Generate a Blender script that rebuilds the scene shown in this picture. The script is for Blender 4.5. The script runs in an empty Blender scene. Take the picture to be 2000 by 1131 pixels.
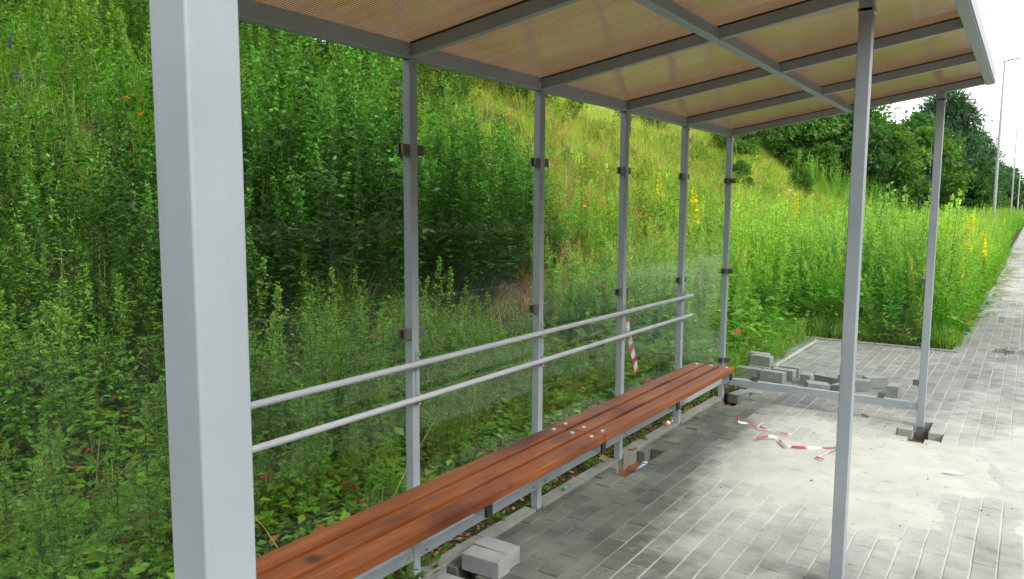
import bpy, math, random
import numpy as np
from math import sin, cos, pi, radians, sqrt
from mathutils import Matrix, Vector

random.seed(7)
RNG = np.random.default_rng(11)
scene = bpy.context.scene
COL = scene.collection

# ------------------------------------------------------------------ helpers
def link(o):
    COL.objects.link(o); return o

def tag(o, label=None, cat=None, group=None, kind=None):
    if label: o['label'] = label
    if cat: o['category'] = cat
    if group: o['group'] = group
    if kind: o['kind'] = kind
    return o

def thing(name, label, cat, loc=(0, 0, 0), group=None):
    o = link(bpy.data.objects.new(name, None))
    o.location = loc; o.empty_display_size = .1
    return tag(o, label, cat, group)

def origin(o):
    v = Vector((0, 0, 0))
    while o is not None:
        v += o.location; o = o.parent
    return v

class MB:
    """collects polygons of ONE mesh"""
    def __init__(s): s.v = []; s.f = []; s.m = []
    def add(s, vs, fs, mi=0):
        b = len(s.v); s.v += [tuple(p) for p in vs]
        s.f += [tuple(i + b for i in f) for f in fs]; s.m += [mi] * len(fs)
    def box(s, x0, x1, y0, y1, z0, z1, mi=0):
        s.hexa([(x0,y0,z0),(x1,y0,z0),(x1,y1,z0),(x0,y1,z0),(x0,y0,z1),(x1,y0,z1),(x1,y1,z1),(x0,y1,z1)], mi)
    def hexa(s, p, mi=0):
        s.add(p, [(3,2,1,0),(4,5,6,7),(0,1,5,4),(1,2,6,5),(2,3,7,6),(3,0,4,7)], mi)
    def obox(s, c, size, rot=(0,0,0), mi=0):
        from mathutils import Euler
        M = Euler(rot).to_matrix(); c = Vector(c)
        h = [q/2 for q in size]
        s.hexa([c + M @ Vector((a*h[0], b*h[1], d*h[2])) for d in (-1,1) for a,b in ((-1,-1),(1,-1),(1,1),(-1,1))], mi)
    def tube(s, pts, rad, n=10, cap=True, mi=0):
        pts = [Vector(p) for p in pts]
        if not hasattr(rad, '__len__'): rad = [rad]*len(pts)
        vs = []
        for i, p in enumerate(pts):
            d = (pts[min(i+1, len(pts)-1)] - pts[max(i-1, 0)]).normalized()
            a = d.cross(Vector((0,0,1)) if abs(d.z) < .9 else Vector((1,0,0))).normalized(); b = d.cross(a)
            vs += [p + (a*cos(2*pi*k/n) + b*sin(2*pi*k/n))*rad[i] for k in range(n)]
        fs = [(i*n+k, i*n+(k+1) % n, (i+1)*n+(k+1) % n, (i+1)*n+k) for i in range(len(pts)-1) for k in range(n)]
        if cap: fs += [tuple(range(n))[::-1], tuple((len(pts)-1)*n+k for k in range(n))]
        s.add(vs, fs, mi)
    def lathe(s, c, prof, n=12, mi=0, axis='z'):
        vs = []
        for r, h in prof:
            for k in range(n):
                a = 2*pi*k/n
                q = (r*cos(a), r*sin(a), h)
                if axis == 'x': q = (q[2], q[0], q[1])
                if axis == 'y': q = (q[1], q[2], q[0])
                vs.append((c[0]+q[0], c[1]+q[1], c[2]+q[2]))
        m = len(prof)
        fs = [(i*n+k, i*n+(k+1) % n, (i+1)*n+(k+1) % n, (i+1)*n+k) for i in range(m-1) for k in range(n)]
        fs += [tuple(range(n))[::-1], tuple((m-1)*n+k for k in range(n))]
        s.add(vs, fs, mi)
    def build(s, name, mats, parent=None, bevel=0, seg=2, smooth=False):
        if not isinstance(mats, (list, tuple)): mats = [mats]
        off = origin(parent) if parent else Vector((0,0,0))
        me = bpy.data.meshes.new(name)
        me.from_pydata([(x-off.x, y-off.y, z-off.z) for x, y, z in s.v], [], s.f)
        for m in mats: me.materials.append(m)
        me.polygons.foreach_set('material_index', s.m)
        if smooth: me.polygons.foreach_set('use_smooth', [True]*len(s.f))
        me.update()
        o = link(bpy.data.objects.new(name, me))
        if parent: o.parent = parent
        if bevel:
            b = o.modifiers.new('bevel', 'BEVEL'); b.width = bevel; b.segments = seg
            b.limit_method = 'ANGLE'; b.angle_limit = radians(40); b.harden_normals = True
            me.polygons.foreach_set('use_smooth', [True]*len(s.f))
        return o

def np_mesh(name, V, F, mats, tint=None, mi=None, smooth=False):
    """V (n,3), F (m,4) quads; tint (n,3) colour attribute"""
    me = bpy.data.meshes.new(name)
    n, m = len(V), len(F)
    me.vertices.add(n); me.vertices.foreach_set('co', np.ascontiguousarray(V, np.float32).ravel())
    me.loops.add(m*4); me.loops.foreach_set('vertex_index', np.ascontiguousarray(F, np.int32).ravel())
    me.polygons.add(m); me.polygons.foreach_set('loop_start', np.arange(0, m*4, 4, dtype=np.int32))
    me.polygons.foreach_set('loop_total', np.full(m, 4, np.int32))
    for q in (mats if isinstance(mats, (list, tuple)) else [mats]): me.materials.append(q)
    if mi is not None: me.polygons.foreach_set('material_index', np.ascontiguousarray(mi, np.int32))
    me.polygons.foreach_set('use_smooth', np.full(m, bool(smooth)))
    if tint is not None:
        a = me.attributes.new('tint', 'FLOAT_COLOR', 'POINT')
        c = np.ones((n, 4), np.float32); c[:, :3] = tint; a.data.foreach_set('color', c.ravel())
    me.update(calc_edges=True); me.validate()
    return me

def h2(ix, iy, s):
    v = np.sin(ix*127.1 + iy*311.7 + s*74.7)*43758.5453
    return v - np.floor(v)
def vnoise(x, y, s=0):
    ix, iy = np.floor(x), np.floor(y); fx, fy = x-ix, y-iy
    fx = fx*fx*(3-2*fx); fy = fy*fy*(3-2*fy)
    a, b, c, d = h2(ix,iy,s), h2(ix+1,iy,s), h2(ix,iy+1,s), h2(ix+1,iy+1,s)
    return (a*(1-fx)+b*fx)*(1-fy) + (c*(1-fx)+d*fx)*fy
def fbm(x, y, s=0, o=4):
    t = 0; a = .5
    for k in range(o): t = t + a*vnoise(x*2**k, y*2**k, s+k*13); a *= .5
    return t*1.07
def smst(a, b, x):
    t = np.clip((x-a)/(b-a), 0, 1); return t*t*(3-2*t)

# ------------------------------------------------------------------ materials
def mat(name):
    m = bpy.data.materials.new(name); m.use_nodes = True
    nt = m.node_tree; nt.nodes.clear()
    return m, nt, nt.nodes, nt.links
def N(nt, t, **kw):
    n = nt.nodes.new(t)
    for k, v in kw.items():
        if k.startswith('_'): n.inputs[k[1:].replace('_', ' ')].default_value = v
        else: setattr(n, k, v)
    return n
def ramp(nt, fac, stops):
    r = nt.nodes.new('ShaderNodeValToRGB'); e = r.color_ramp.elements
    while len(e) < len(stops): e.new(.5)
    for k, (p, c) in enumerate(stops): e[k].position = p; e[k].color = (*c, 1) if len(c) == 3 else c
    nt.links.new(fac, r.inputs[0]); return r
def coords(nt, scale=(1,1,1), loc=(0,0,0)):
    g = nt.nodes.new('ShaderNodeNewGeometry'); m = nt.nodes.new('ShaderNodeMapping')
    m.inputs['Scale'].default_value = scale; m.inputs['Location'].default_value = loc
    nt.links.new(g.outputs['Position'], m.inputs['Vector']); return m.outputs[0]
def ocoords(nt, scale=(1,1,1)):
    g = nt.nodes.new('ShaderNodeTexCoord'); m = nt.nodes.new('ShaderNodeMapping')
    m.inputs['Scale'].default_value = scale
    nt.links.new(g.outputs['Object'], m.inputs['Vector']); return m.outputs[0]
def mixc(nt, fac, a, b, mode='MIX'):
    m = nt.nodes.new('ShaderNodeMix'); m.data_type = 'RGBA'; m.blend_type = mode
    for s, q in ((m.inputs[0], fac), (m.inputs[6], a), (m.inputs[7], b)):
        if hasattr(q, 'is_output'): nt.links.new(q, s)
        elif isinstance(q, (int, float)): s.default_value = q
        else: s.default_value = (*q, 1) if len(q) == 3 else q
    return m.outputs[2]
def principled(nt, base, rough=.6, metal=0., spec=.5, bump=None, bstr=.2, bdist=.01):
    p = nt.nodes.new('ShaderNodeBsdfPrincipled'); o = nt.nodes.new('ShaderNodeOutputMaterial')
    def put(s, q):
        if hasattr(q, 'is_output'): nt.links.new(q, s)
        elif isinstance(q, (int, float)): s.default_value = q
        else: s.default_value = (*q, 1)
    put(p.inputs['Base Color'], base); put(p.inputs['Roughness'], rough); put(p.inputs['Metallic'], metal)
    p.inputs['Specular IOR Level'].default_value = spec
    if bump is not None:
        b = nt.nodes.new('ShaderNodeBump'); b.inputs['Strength'].default_value = bstr; b.inputs['Distance'].default_value = bdist
        nt.links.new(bump, b.inputs['Height']); nt.links.new(b.outputs[0], p.inputs['Normal'])
    nt.links.new(p.outputs[0], o.inputs[0]); return p
def noise(nt, vec, scale=5, detail=4, rough=.6):
    n = N(nt, 'ShaderNodeTexNoise', _Scale=scale, _Detail=detail, _Roughness=rough)
    nt.links.new(vec, n.inputs['Vector']); return n.outputs['Fac']

def metal_paint(name, col, rough=.42, metal=.35):
    m, nt, ns, L = mat(name)
    c = coords(nt)
    n1 = noise(nt, c, 3, 5); n2 = noise(nt, c, 1600, 1)
    b = ramp(nt, n1, [(.3, tuple(q*.9 for q in col)), (.7, tuple(q*1.06 for q in col))])
    c2 = mixc(nt, .07, b.outputs[0], ramp(nt, n2, [(.35, (.1,.1,.1)), (.65, (.8,.8,.8))]).outputs[0])
    n3 = noise(nt, coords(nt, (22,22,1.3)), 2.2, 5, .7)
    c2 = mixc(nt, 1, c2, ramp(nt, n3, [(.28, (.95,.95,.94)), (.5, (1,1,1))]).outputs[0], 'MULTIPLY')
    r = ramp(nt, n1, [(.3, (rough-.06,)*3), (.7, (rough+.1,)*3)])
    principled(nt, c2, r.outputs[0], metal, .5, n2, .012, .001); return m
M_POST = metal_paint('silver_paint', (.355,.405,.43), .46, .12)
M_RAIL = metal_paint('silver_paint_rail', (.47,.49,.51), .5, .08)
M_ZINC = metal_paint('zinc_sleeve', (.17,.18,.165), .6, .4)
M_STEEL = metal_paint('bolt_steel', (.72,.73,.73), .22, .9)
M_CLAMP = metal_paint('clamp_metal', (.17,.165,.15), .35, .7)
M_LAMP = metal_paint('lamp_pole_metal', (.40,.41,.41), .5, .4)

def simple(name, col, rough=.6, var=.15, scale=20, spec=.4, bstr=.2):
    m, nt, ns, L = mat(name)
    c = ocoords(nt); n1 = noise(nt, c, scale, 5)
    b = ramp(nt, n1, [(.25, tuple(q*(1-var) for q in col)), (.75, tuple(min(1, q*(1+var)) for q in col))])
    principled(nt, b.outputs[0], rough, 0, spec, n1, bstr, .004); return m
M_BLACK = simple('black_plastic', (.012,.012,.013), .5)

# bronze multiwall sheet: ribs run along x
m, nt, ns, L = mat('bronze_multiwall_sheet'); M_SHEET = m
c = coords(nt)
wv = N(nt, 'ShaderNodeTexWave', wave_type='BANDS', bands_direction='Y', wave_profile='SIN', _Scale=1/.0125*2*pi/20/ .9999, _Distortion=.15, _Detail=0)
L.new(c, wv.inputs['Vector'])
cs = coords(nt, (.7,6,1)); n1 = noise(nt, cs, 3, 4)
rib = ramp(nt, wv.outputs['Fac'], [(.10, (.16,.12,.09)), (.45, (.8,.8,.8)), (.9, (1.15,1.15,1.15))])
tone = ramp(nt, n1, [(.3, (.60,.465,.32)), (.7, (.70,.56,.40))])
tc = mixc(nt, 1, tone.outputs[0], rib.outputs[0], 'MULTIPLY')
bp = N(nt, 'ShaderNodeBump', _Strength=.15, _Distance=.002); L.new(wv.outputs['Fac'], bp.inputs['Height'])
n3 = noise(nt, coords(nt, (5,.8,1)), 1.2, 2)
bp2 = N(nt, 'ShaderNodeBump', _Strength=.3, _Distance=.012); L.new(n3, bp2.inputs['Height']); L.new(bp.outputs[0], bp2.inputs['Normal'])
tr = N(nt, 'ShaderNodeBsdfTranslucent'); L.new(tc, tr.inputs[0])
df = N(nt, 'ShaderNodeBsdfDiffuse'); L.new(mixc(nt, 1, tc, (.22,.2,.17), 'MULTIPLY'), df.inputs[0])
gl = N(nt, 'ShaderNodeBsdfAnisotropic', _Roughness=.07); gl.inputs[0].default_value = (1,.98,.93,1); L.new(bp2.outputs[0], gl.inputs['Normal'])
bf = N(nt, 'ShaderNodeNewGeometry'); io = N(nt, 'ShaderNodeMath', operation='MULTIPLY_ADD'); L.new(bf.outputs['Backfacing'], io.inputs[0]); io.inputs[1].default_value = 1/2.5-2.5; io.inputs[2].default_value = 2.5
fr = N(nt, 'ShaderNodeFresnel'); L.new(io.outputs[0], fr.inputs['IOR']); L.new(bp2.outputs[0], fr.inputs['Normal'])
m1 = N(nt, 'ShaderNodeMixShader'); m1.inputs[0].default_value = .15; L.new(tr.outputs[0], m1.inputs[1]); L.new(df.outputs[0], m1.inputs[2])
m2 = N(nt, 'ShaderNodeMixShader'); L.new(fr.outputs[0], m2.inputs[0]); L.new(m1.outputs[0], m2.inputs[1]); L.new(gl.outputs[0], m2.inputs[2])
o = N(nt, 'ShaderNodeOutputMaterial'); L.new(m2.outputs[0], o.inputs[0])

# clear glass pane
m, nt, ns, L = mat('clear_glass'); M_GLASS = m
g = N(nt, 'ShaderNodeNewGeometry')
ma = N(nt, 'ShaderNodeMath', operation='MULTIPLY_ADD'); L.new(g.outputs['Backfacing'], ma.inputs[0])
ma.inputs[1].default_value = 1/1.31-1.31; ma.inputs[2].default_value = 1.31
fr = N(nt, 'ShaderNodeFresnel'); L.new(ma.outputs[0], fr.inputs['IOR'])
dn = noise(nt, coords(nt), 6, 5)
tr = N(nt, 'ShaderNodeBsdfTransparent'); tr.inputs[0].default_value = (.968,.985,.975,1)
gl = N(nt, 'ShaderNodeBsdfGlossy', _Roughness=.0)
mx = N(nt, 'ShaderNodeMixShader'); L.new(fr.outputs[0], mx.inputs[0]); L.new(tr.outputs[0], mx.inputs[1]); L.new(gl.outputs[0], mx.inputs[2])
# a little dust on the panes
ds = N(nt, 'ShaderNodeBsdfDiffuse'); ds.inputs[0].default_value = (.5,.5,.47,1)
dr = ramp(nt, dn, [(.45, (.0,)*3), (.8, (.014,)*3)])
mx2 = N(nt, 'ShaderNodeMixShader'); L.new(dr.outputs[0], mx2.inputs[0]); L.new(mx.outputs[0], mx2.inputs[1]); L.new(ds.outputs[0], mx2.inputs[2])
o = N(nt, 'ShaderNodeOutputMaterial'); L.new(mx2.outputs[0], o.inputs[0])

# stained wood, grain along y
m, nt, ns, L = mat('stained_wood'); M_WOOD = m
oi = N(nt, 'ShaderNodeObjectInfo')
gc = N(nt, 'ShaderNodeNewGeometry'); off = N(nt, 'ShaderNodeVectorMath', operation='MULTIPLY_ADD')
L.new(oi.outputs['Random'], off.inputs[0]); off.inputs[1].default_value = (7,13,5); L.new(gc.outputs['Position'], off.inputs[2])
mp = N(nt, 'ShaderNodeMapping'); mp.inputs['Scale'].default_value = (14,.9,14); L.new(off.outputs[0], mp.inputs['Vector'])
n1 = noise(nt, mp.outputs[0], 1.6, 6, .6)
mp2 = N(nt, 'ShaderNodeMapping'); mp2.inputs['Scale'].default_value = (60,1.2,60); L.new(off.outputs[0], mp2.inputs['Vector'])
n2 = noise(nt, mp2.outputs[0], 3, 4, .7)
mp3 = N(nt, 'ShaderNodeMapping'); mp3.inputs['Scale'].default_value = (3,1.1,3); L.new(off.outputs[0], mp3.inputs['Vector'])
n4 = noise(nt, mp3.outputs[0], 1.5, 3, .5)
base = ramp(nt, n1, [(.25, (.13,.037,.010)), (.5, (.225,.064,.014)), (.75, (.34,.112,.024))])
fine = ramp(nt, n2, [(.3, (.72,.66,.62)), (.65, (1,1,1))])
dark = ramp(nt, n4, [(.33, (.42,.34,.32)), (.50, (1,1,1))])
cc = mixc(nt, 1, mixc(nt, 1, base.outputs[0], fine.outputs[0], 'MULTIPLY'), dark.outputs[0], 'MULTIPLY')
vo = N(nt, 'ShaderNodeTexVoronoi', _Scale=2.3); mpv = N(nt, 'ShaderNodeMapping'); mpv.inputs['Scale'].default_value = (2.2,1,2.2)
L.new(off.outputs[0], mpv.inputs['Vector']); L.new(mpv.outputs[0], vo.inputs['Vector'])
kn = ramp(nt, vo.outputs['Distance'], [(.03, (.12,.09,.07)), (.085, (1,1,1))])
cc = mixc(nt, .8, cc, mixc(nt, 1, cc, kn.outputs[0], 'MULTIPLY'))
ps = N(nt, 'ShaderNodeNewGeometry'); di = N(nt, 'ShaderNodeVectorMath', operation='DISTANCE'); L.new(ps.outputs['Position'], di.inputs[0]); di.inputs[1].default_value = (.262, 1.215, .482)
cc = mixc(nt, .85, cc, mixc(nt, 1, cc, ramp(nt, di.outputs['Value'], [(.012, (.10,.12,.10)), (.045, (1,1,1))]).outputs[0], 'MULTIPLY'))
principled(nt, cc, .5, 0, .3, n2, .25, .002)

# concrete of pavers (per paver tint), kerb, loose blocks
def concrete(name, attr, col=(.3,.3,.28), lo=.75, hi=1.15):
    m, nt, ns, L = mat(name)
    c = coords(nt); n1 = noise(nt, c, 9, 6, .65); n2 = noise(nt, c, 260, 2); n3 = noise(nt, c, 2.2, 3)
    if attr:
        at = N(nt, 'ShaderNodeAttribute', attribute_name='tint'); base = at.outputs['Color']; du = N(nt, 'ShaderNodeAttribute', attribute_name='dust')
    else:
        base = mixc(nt, 0., col, col)
    v = ramp(nt, n1, [(.28, (lo,)*3), (.72, (hi,)*3)])
    b = mixc(nt, 1, base, v.outputs[0], 'MULTIPLY')
    sp = ramp(nt, n2, [(.3, (.72,)*3), (.5, (1,)*3), (.72, (1.22,1.22,1.2))])
    b = mixc(nt, 1, b, sp.outputs[0], 'MULTIPLY')
    # dusting of pale sand in soft patches
    s = ramp(nt, n3, [(.45, (0,)*3), (.72, (.30 if attr else .3,)*3)])
    b = mixc(nt, s.outputs[0], b, (.38,.37,.325))
    if attr:
        n4 = noise(nt, c, 7, 6, .7)
        ad = N(nt, 'ShaderNodeMath', operation='MULTIPLY_ADD'); L.new(n4, ad.inputs[0]); ad.inputs[1].default_value = .9; L.new(du.outputs['Fac'], ad.inputs[2])
        fl = ramp(nt, ad.outputs[0], [(.30, (0,)*3), (.84, (.84,)*3)])
        b = mixc(nt, fl.outputs[0], b, (.50,.51,.445))
    principled(nt, b, .92, 0, .25, n2, .35, .0015); return m
M_PAVER = concrete('grey_paver_concrete', True)
M_KERB = concrete('kerb_concrete', False, (.22,.225,.19))
M_BLOCK = concrete('loose_block_concrete', False, (.27,.28,.27), .7, 1.2)

m, nt, ns, L = mat('pale_sand'); M_SAND = m
c = coords(nt); n1 = noise(nt, c, 3, 6); n2 = noise(nt, c, 420, 2); n3 = noise(nt, coords(nt, (1.2,2.6,1)), 3.5, 6, .72)
at = N(nt, 'ShaderNodeAttribute', attribute_name='tint')
v = ramp(nt, n1, [(.3, (.86,.86,.85)), (.7, (1.06,1.06,1.06))])
g2 = ramp(nt, n2, [(.3, (.7,.69,.67)), (.48, (1,)*3), (.7, (1.12,)*3)])
n5 = ramp(nt, n3, [(.33, (.80,.79,.76)), (.43, (1,1,1))])
b = mixc(nt, 1, mixc(nt, 1, mixc(nt, 1, at.outputs['Color'], v.outputs[0], 'MULTIPLY'), g2.outputs[0], 'MULTIPLY'), n5.outputs[0], 'MULTIPLY')
principled(nt, b, .95, 0, .2, n3, .5, .01)

m, nt, ns, L = mat('soil'); M_SOIL = m
c = coords(nt); n1 = noise(nt, c, 1.3, 6); n2 = noise(nt, c, 30, 6, .75); n3 = noise(nt, c, .5, 3)
a = ramp(nt, n2, [(.3, (.035,.024,.014)), (.55, (.10,.066,.04)), (.75, (.22,.15,.10))])
g3 = ramp(nt, n2, [(.3, (.02,.04,.01)), (.7, (.07,.12,.025))])
f = ramp(nt, n1, [(.42, (0,)*3), (.6, (1,)*3)])
principled(nt, mixc(nt, f.outputs[0], a.outputs[0], g3.outputs[0]), .95, 0, .2, n2, .8, .05)

m, nt, ns, L = mat('asphalt'); M_ASPH = m
c = coords(nt); n2 = noise(nt, c, 90, 3); n1 = noise(nt, c, .8, 4)
a = ramp(nt, n2, [(.3, (.035,)*3), (.7, (.07,.07,.068))])
principled(nt, mixc(nt, 1, a.outputs[0], ramp(nt, n1, [(.3, (.8,)*3), (.7, (1.2,)*3)]).outputs[0], 'MULTIPLY'), .85, 0, .3, n2, .3, .004)

m, nt, ns, L = mat('far_paving'); M_FARPAV = m
c = coords(nt)
br = N(nt, 'ShaderNodeTexBrick', _Scale=1.0, _Mortar_Size=.006, _Brick_Width=.203, _Row_Height=.1012)
br.inputs['Color1'].default_value = (.27,.27,.25,1); br.inputs['Color2'].default_value = (.23,.23,.215,1); br.inputs['Mortar'].default_value = (.43,.41,.37,1)
mp = N(nt, 'ShaderNodeMapping'); mp.inputs['Rotation'].default_value = (0,0,pi/2); L.new(c, mp.inputs['Vector']); L.new(mp.outputs[0], br.inputs['Vector'])
n1 = noise(nt, c, .6, 5)
sm = ramp(nt, n1, [(.4, (.15,)*3), (.62, (.95,)*3)])
principled(nt, mixc(nt, sm.outputs[0], br.outputs['Color'], (.42,.405,.36)), .95, 0, .2)

def leafmat(name, trans=.42, rough=.5, gloss=.05, leafgain=(1,1,1)):
    m, nt, ns, L = mat(name)
    at = N(nt, 'ShaderNodeAttribute', attribute_name='tint')
    tin = mixc(nt, 1, at.outputs['Color'], leafgain, 'MULTIPLY')
    d = N(nt, 'ShaderNodeBsdfDiffuse'); L.new(tin, d.inputs[0])
    t = N(nt, 'ShaderNodeBsdfTranslucent'); L.new(mixc(nt, 1, tin, (1.35,1.6,.6), 'MULTIPLY'), t.inputs[0])
    x = N(nt, 'ShaderNodeMixShader'); x.inputs[0].default_value = trans; L.new(d.outputs[0], x.inputs[1]); L.new(t.outputs[0], x.inputs[2])
    g = N(nt, 'ShaderNodeBsdfAnisotropic', _Roughness=rough); g.inputs[0].default_value = (.8,.85,.8,1)
    y = N(nt, 'ShaderNodeMixShader'); y.inputs[0].default_value = gloss; L.new(x.outputs[0], y.inputs[1]); L.new(g.outputs[0], y.inputs[2])
    o = N(nt, 'ShaderNodeOutputMaterial'); L.new(y.outputs[0], o.inputs[0]); return m
M_LEAF = leafmat('green_leaf', .45, .5, .02, (1.20, 1.13, 1.05))
M_PETAL = leafmat('petal', .3, .6, .02)
M_BARK = simple('bark', (.085,.065,.048), .9, .45, 14, .2, .8)

# ------------------------------------------------------------------ terrain profile of the bank
def toe(y): return -2.15 + .35*np.sin(y*.45) + .2*np.sin(y*1.3+1)
def hgt(x, y):
    x = np.asarray(x, float); y = np.asarray(y, float)
    d = np.maximum(0, toe(y) - x)
    z = .62*d - .62*.35*(1-np.exp(-d/.35))
    top = 6.0 + .12*np.sin(y*.21+.6)
    z = np.where(z > top-.8, top-.8+.8*(1-np.exp(-(z-top+.8)/.8)), z)
    z = z + smst(.0, 1.2, d)*(fbm(x*.9, y*.9, 3)-.5)*.35 - .035 + (fbm(x*4, y*4, 9)-.5)*.05*smst(-.06, -.3, x)
    return z

def grid_mesh(name, xs, ys, zf, mats, tintf=None, smooth=True):
    X, Y = np.meshgrid(xs, ys)
    Z = zf(X, Y)
    V = np.stack([X, Y, Z], -1).reshape(-1, 3)
    nx, ny = len(xs), len(ys)
    i = np.arange(nx-1)[None, :] + np.arange(ny-1)[:, None]*nx
    F = np.stack([i, i+1, i+1+nx, i+nx], -1).reshape(-1, 4)
    t = tintf(X, Y).reshape(-1, 3) if tintf else None
    o = link(bpy.data.objects.new(name, np_mesh(name, V, F, mats, t, smooth=smooth)))
    return tag(o, kind='structure')

# base sheet to the horizon
grid_mesh('ground', np.array([-600, 600.]), np.array([-300, 1500.]), lambda X, Y: X*0-.45, M_SOIL)
grid_mesh('embankment', np.concatenate([np.linspace(-40, -10, 16), np.linspace(-9.6, -.06, 100)]),
          np.concatenate([np.linspace(-14, -1, 14), np.linspace(-.9, 16, 160), np.linspace(16.4, 60, 90), np.linspace(61, 260, 60)]), hgt, M_SOIL)
# verge bed between bank and path beyond the paving
def vergez(X, Y): return -.02 + (fbm(X*2, Y*2, 5)-.5)*.08
grid_mesh('verge', np.linspace(-.3, 1.46, 14), np.concatenate([np.linspace(9.87, 40, 90), np.linspace(42, 260, 40)]), vergez, M_SOIL)

# ------------------------------------------------------------------ pavers, sand
PITX, PITY = .1012, .2035
HOLES = [(1.405,1.705,5.655,5.815), (1.49,1.615,5.655,6.21), (.02,.225,3.80,4.23), (-.30,.20,5.86,6.40), (1.40,1.61,2.80,3.07), (.03,.29,1.86,2.17)]
def paver_rects():
    R = []
    k0 = -19
    for k in range(k0, 70):
        xa = 1.607 + (k)*PITX; xb = xa + PITX
        if xb > 6.62: break
        if xa < .028: continue
        R.append((k, xa, xb))
    return R
rows = paver_rects()
P = []
jr = np.random.default_rng(5)
for k, xa, xb in rows:
    ph = .152 + (PITY/2 if k % 2 else 0)
    ys0, ys1 = -3.2, (9.62 if xa < 1.5 else 27.0)
    n0 = int((ys0-ph)/PITY); n1 = int((ys1-ph)/PITY)
    for j in range(n0, n1+1):
        ya = ph + j*PITY; yb = min(ya + PITY, ys1)
        if yb - ya > .05: P.append((xa, xb, ya, yb))
    
for k in range(-19-12, -15):       # paving that runs behind the shelter end
    xa = 1.607 + k*PITX; xb = xa + PITX
    if xb > .03 or xa < -1.3: continue
    ph = .152 + (PITY/2 if k % 2 else 0)
    for j in range(int(6.45/PITY), int(9.62/PITY)):
        P.append((xa, xb, ph + j*PITY, ph + (j+1)*PITY))
P.append((.03, .089, -3.2, -3.1))
ya = -3.1
while ya < 9.5:
    P.append((.03, .0875, ya, ya+.2)); ya += PITY
P = np.array(P)
skip = np.zeros(len(P), bool)
for (a, b, c, d) in HOLES:
    ox = np.minimum(P[:,1], b) - np.maximum(P[:,0], a); oy = np.minimum(P[:,3], d) - np.maximum(P[:,2], c)
    skip |= (ox > .35*(P[:,1]-P[:,0])) & (oy > .4*(P[:,3]-P[:,2]))
GAPS = P[skip]; P = P[~skip]
n = len(P); gx = .0034*(1+.45*jr.uniform(-1, 1, n)); gx = gx[:, None][:, 0]; gy = .0030
cx = (P[:,0]+P[:,1])/2; cy = (P[:,2]+P[:,3])/2
near = smst(.95, .25, cx)*smst(7, 5, cy)
dz = jr.normal(0, .0007, n) + jr.normal(0, .0020, n)*near - .0006*near
tx = jr.normal(0, .006, n)*(.25+1.6*near); ty = jr.normal(0, .004, n)*(.25+1.6*near)
def ring(ins, z):
    xs = np.stack([P[:,0]+gx+ins, P[:,1]-gx-ins, P[:,1]-gx-ins, P[:,0]+gx+ins], 1)
    ys = np.stack([P[:,2]+gy+ins, P[:,2]+gy+ins, P[:,3]-gy-ins, P[:,3]-gy-ins], 1)
    zs = np.full((n, 4), z) + dz[:,None] + (xs-cx[:,None])*tx[:,None] + (ys-cy[:,None])*ty[:,None]
    return np.stack([xs, ys, zs], -1)
V = np.concatenate([ring(0, -.085), ring(0, -.003), ring(.0022, 0.)], 1)      # n,12,3
F = [(8,9,10,11)] + [(4+i, 4+(i+1) % 4, 8+(i+1) % 4, 8+i) for i in range(4)] + [(i, (i+1) % 4, 4+(i+1) % 4, 4+i) for i in range(4)]
F = (np.array(F)[None] + (np.arange(n)*12)[:,None,None]).reshape(-1, 4)
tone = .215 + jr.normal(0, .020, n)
dull = np.clip(smst(1.0, .2, cx + (fbm(cx*1.1, cy*1.1, 31)-.5)*1.0)*smst(7.2, 5.2, cy), 0, 1)  # pavers turn darker and greener towards the bench
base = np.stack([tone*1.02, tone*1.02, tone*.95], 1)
dull_tint = np.array([.088,.098,.080])[None]*(1+jr.normal(0, .16, n))[:,None]
tint = base*(1-dull[:,None]*.9) + dull_tint*dull[:,None]*.9
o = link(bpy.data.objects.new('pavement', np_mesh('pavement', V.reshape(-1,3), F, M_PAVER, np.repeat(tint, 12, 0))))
DUST = True
tag(o, kind='structure'); PAV = o

# sand: one drifting sheet that fills the joints and buries the pavers in the middle
def cover(X, Y):
    e = np.exp(-(((X-1.45)/.98)**2 + ((Y-4.75)/1.35)**2))
    e2 = np.exp(-(((X-2.7)/1.0)**2 + ((Y-5.2)/1.9)**2))*.95
    e3 = np.exp(-(((X-2.35)/.5)**2 + ((Y-9.0)/1.6)**2))*.45 + np.exp(-(((X-1.8)/.35)**2 + ((Y-6.15)/.5)**2))*.6
    far = smst(12, 18, Y)*.55
    base = -.42 + 1.25*np.maximum(np.maximum(e, e2), e3) + far
    base = base - .38*smst(3.15, 2.5, Y)*smst(6.5, 5, X)
    base = base - .55*smst(.75, .25, X)*smst(7, 5, Y) + .25*np.exp(-(((X-.95)/.5)**2 + ((Y-3.1)/.9)**2))
    return base + (fbm(X*1.6, Y*1.6, 41)-.5)*1.05 + (fbm(X*6, Y*6, 44)-.5)*.42
def sandz(X, Y):
    c = cover(X, Y)
    z = -.0040 - .004*smst(-.3, -.9, c) + .013*smst(.12, .75, c) + .010*np.maximum(c-.6, 0)
    z = z + (fbm(X*14, Y*14, 47, 2)-.5)*.0016 + smst(.3, .8, c)*(fbm(X*3.5, Y*7, 50)-.5)*.030
    for (a, b, d, e) in GAPS:
        z = np.where((X > a-.016) & (X < b+.016) & (Y > d-.016) & (Y < e+.016), -.08 + (fbm(X*20, Y*20, 52)-.5)*.04, z)
    return z
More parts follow.
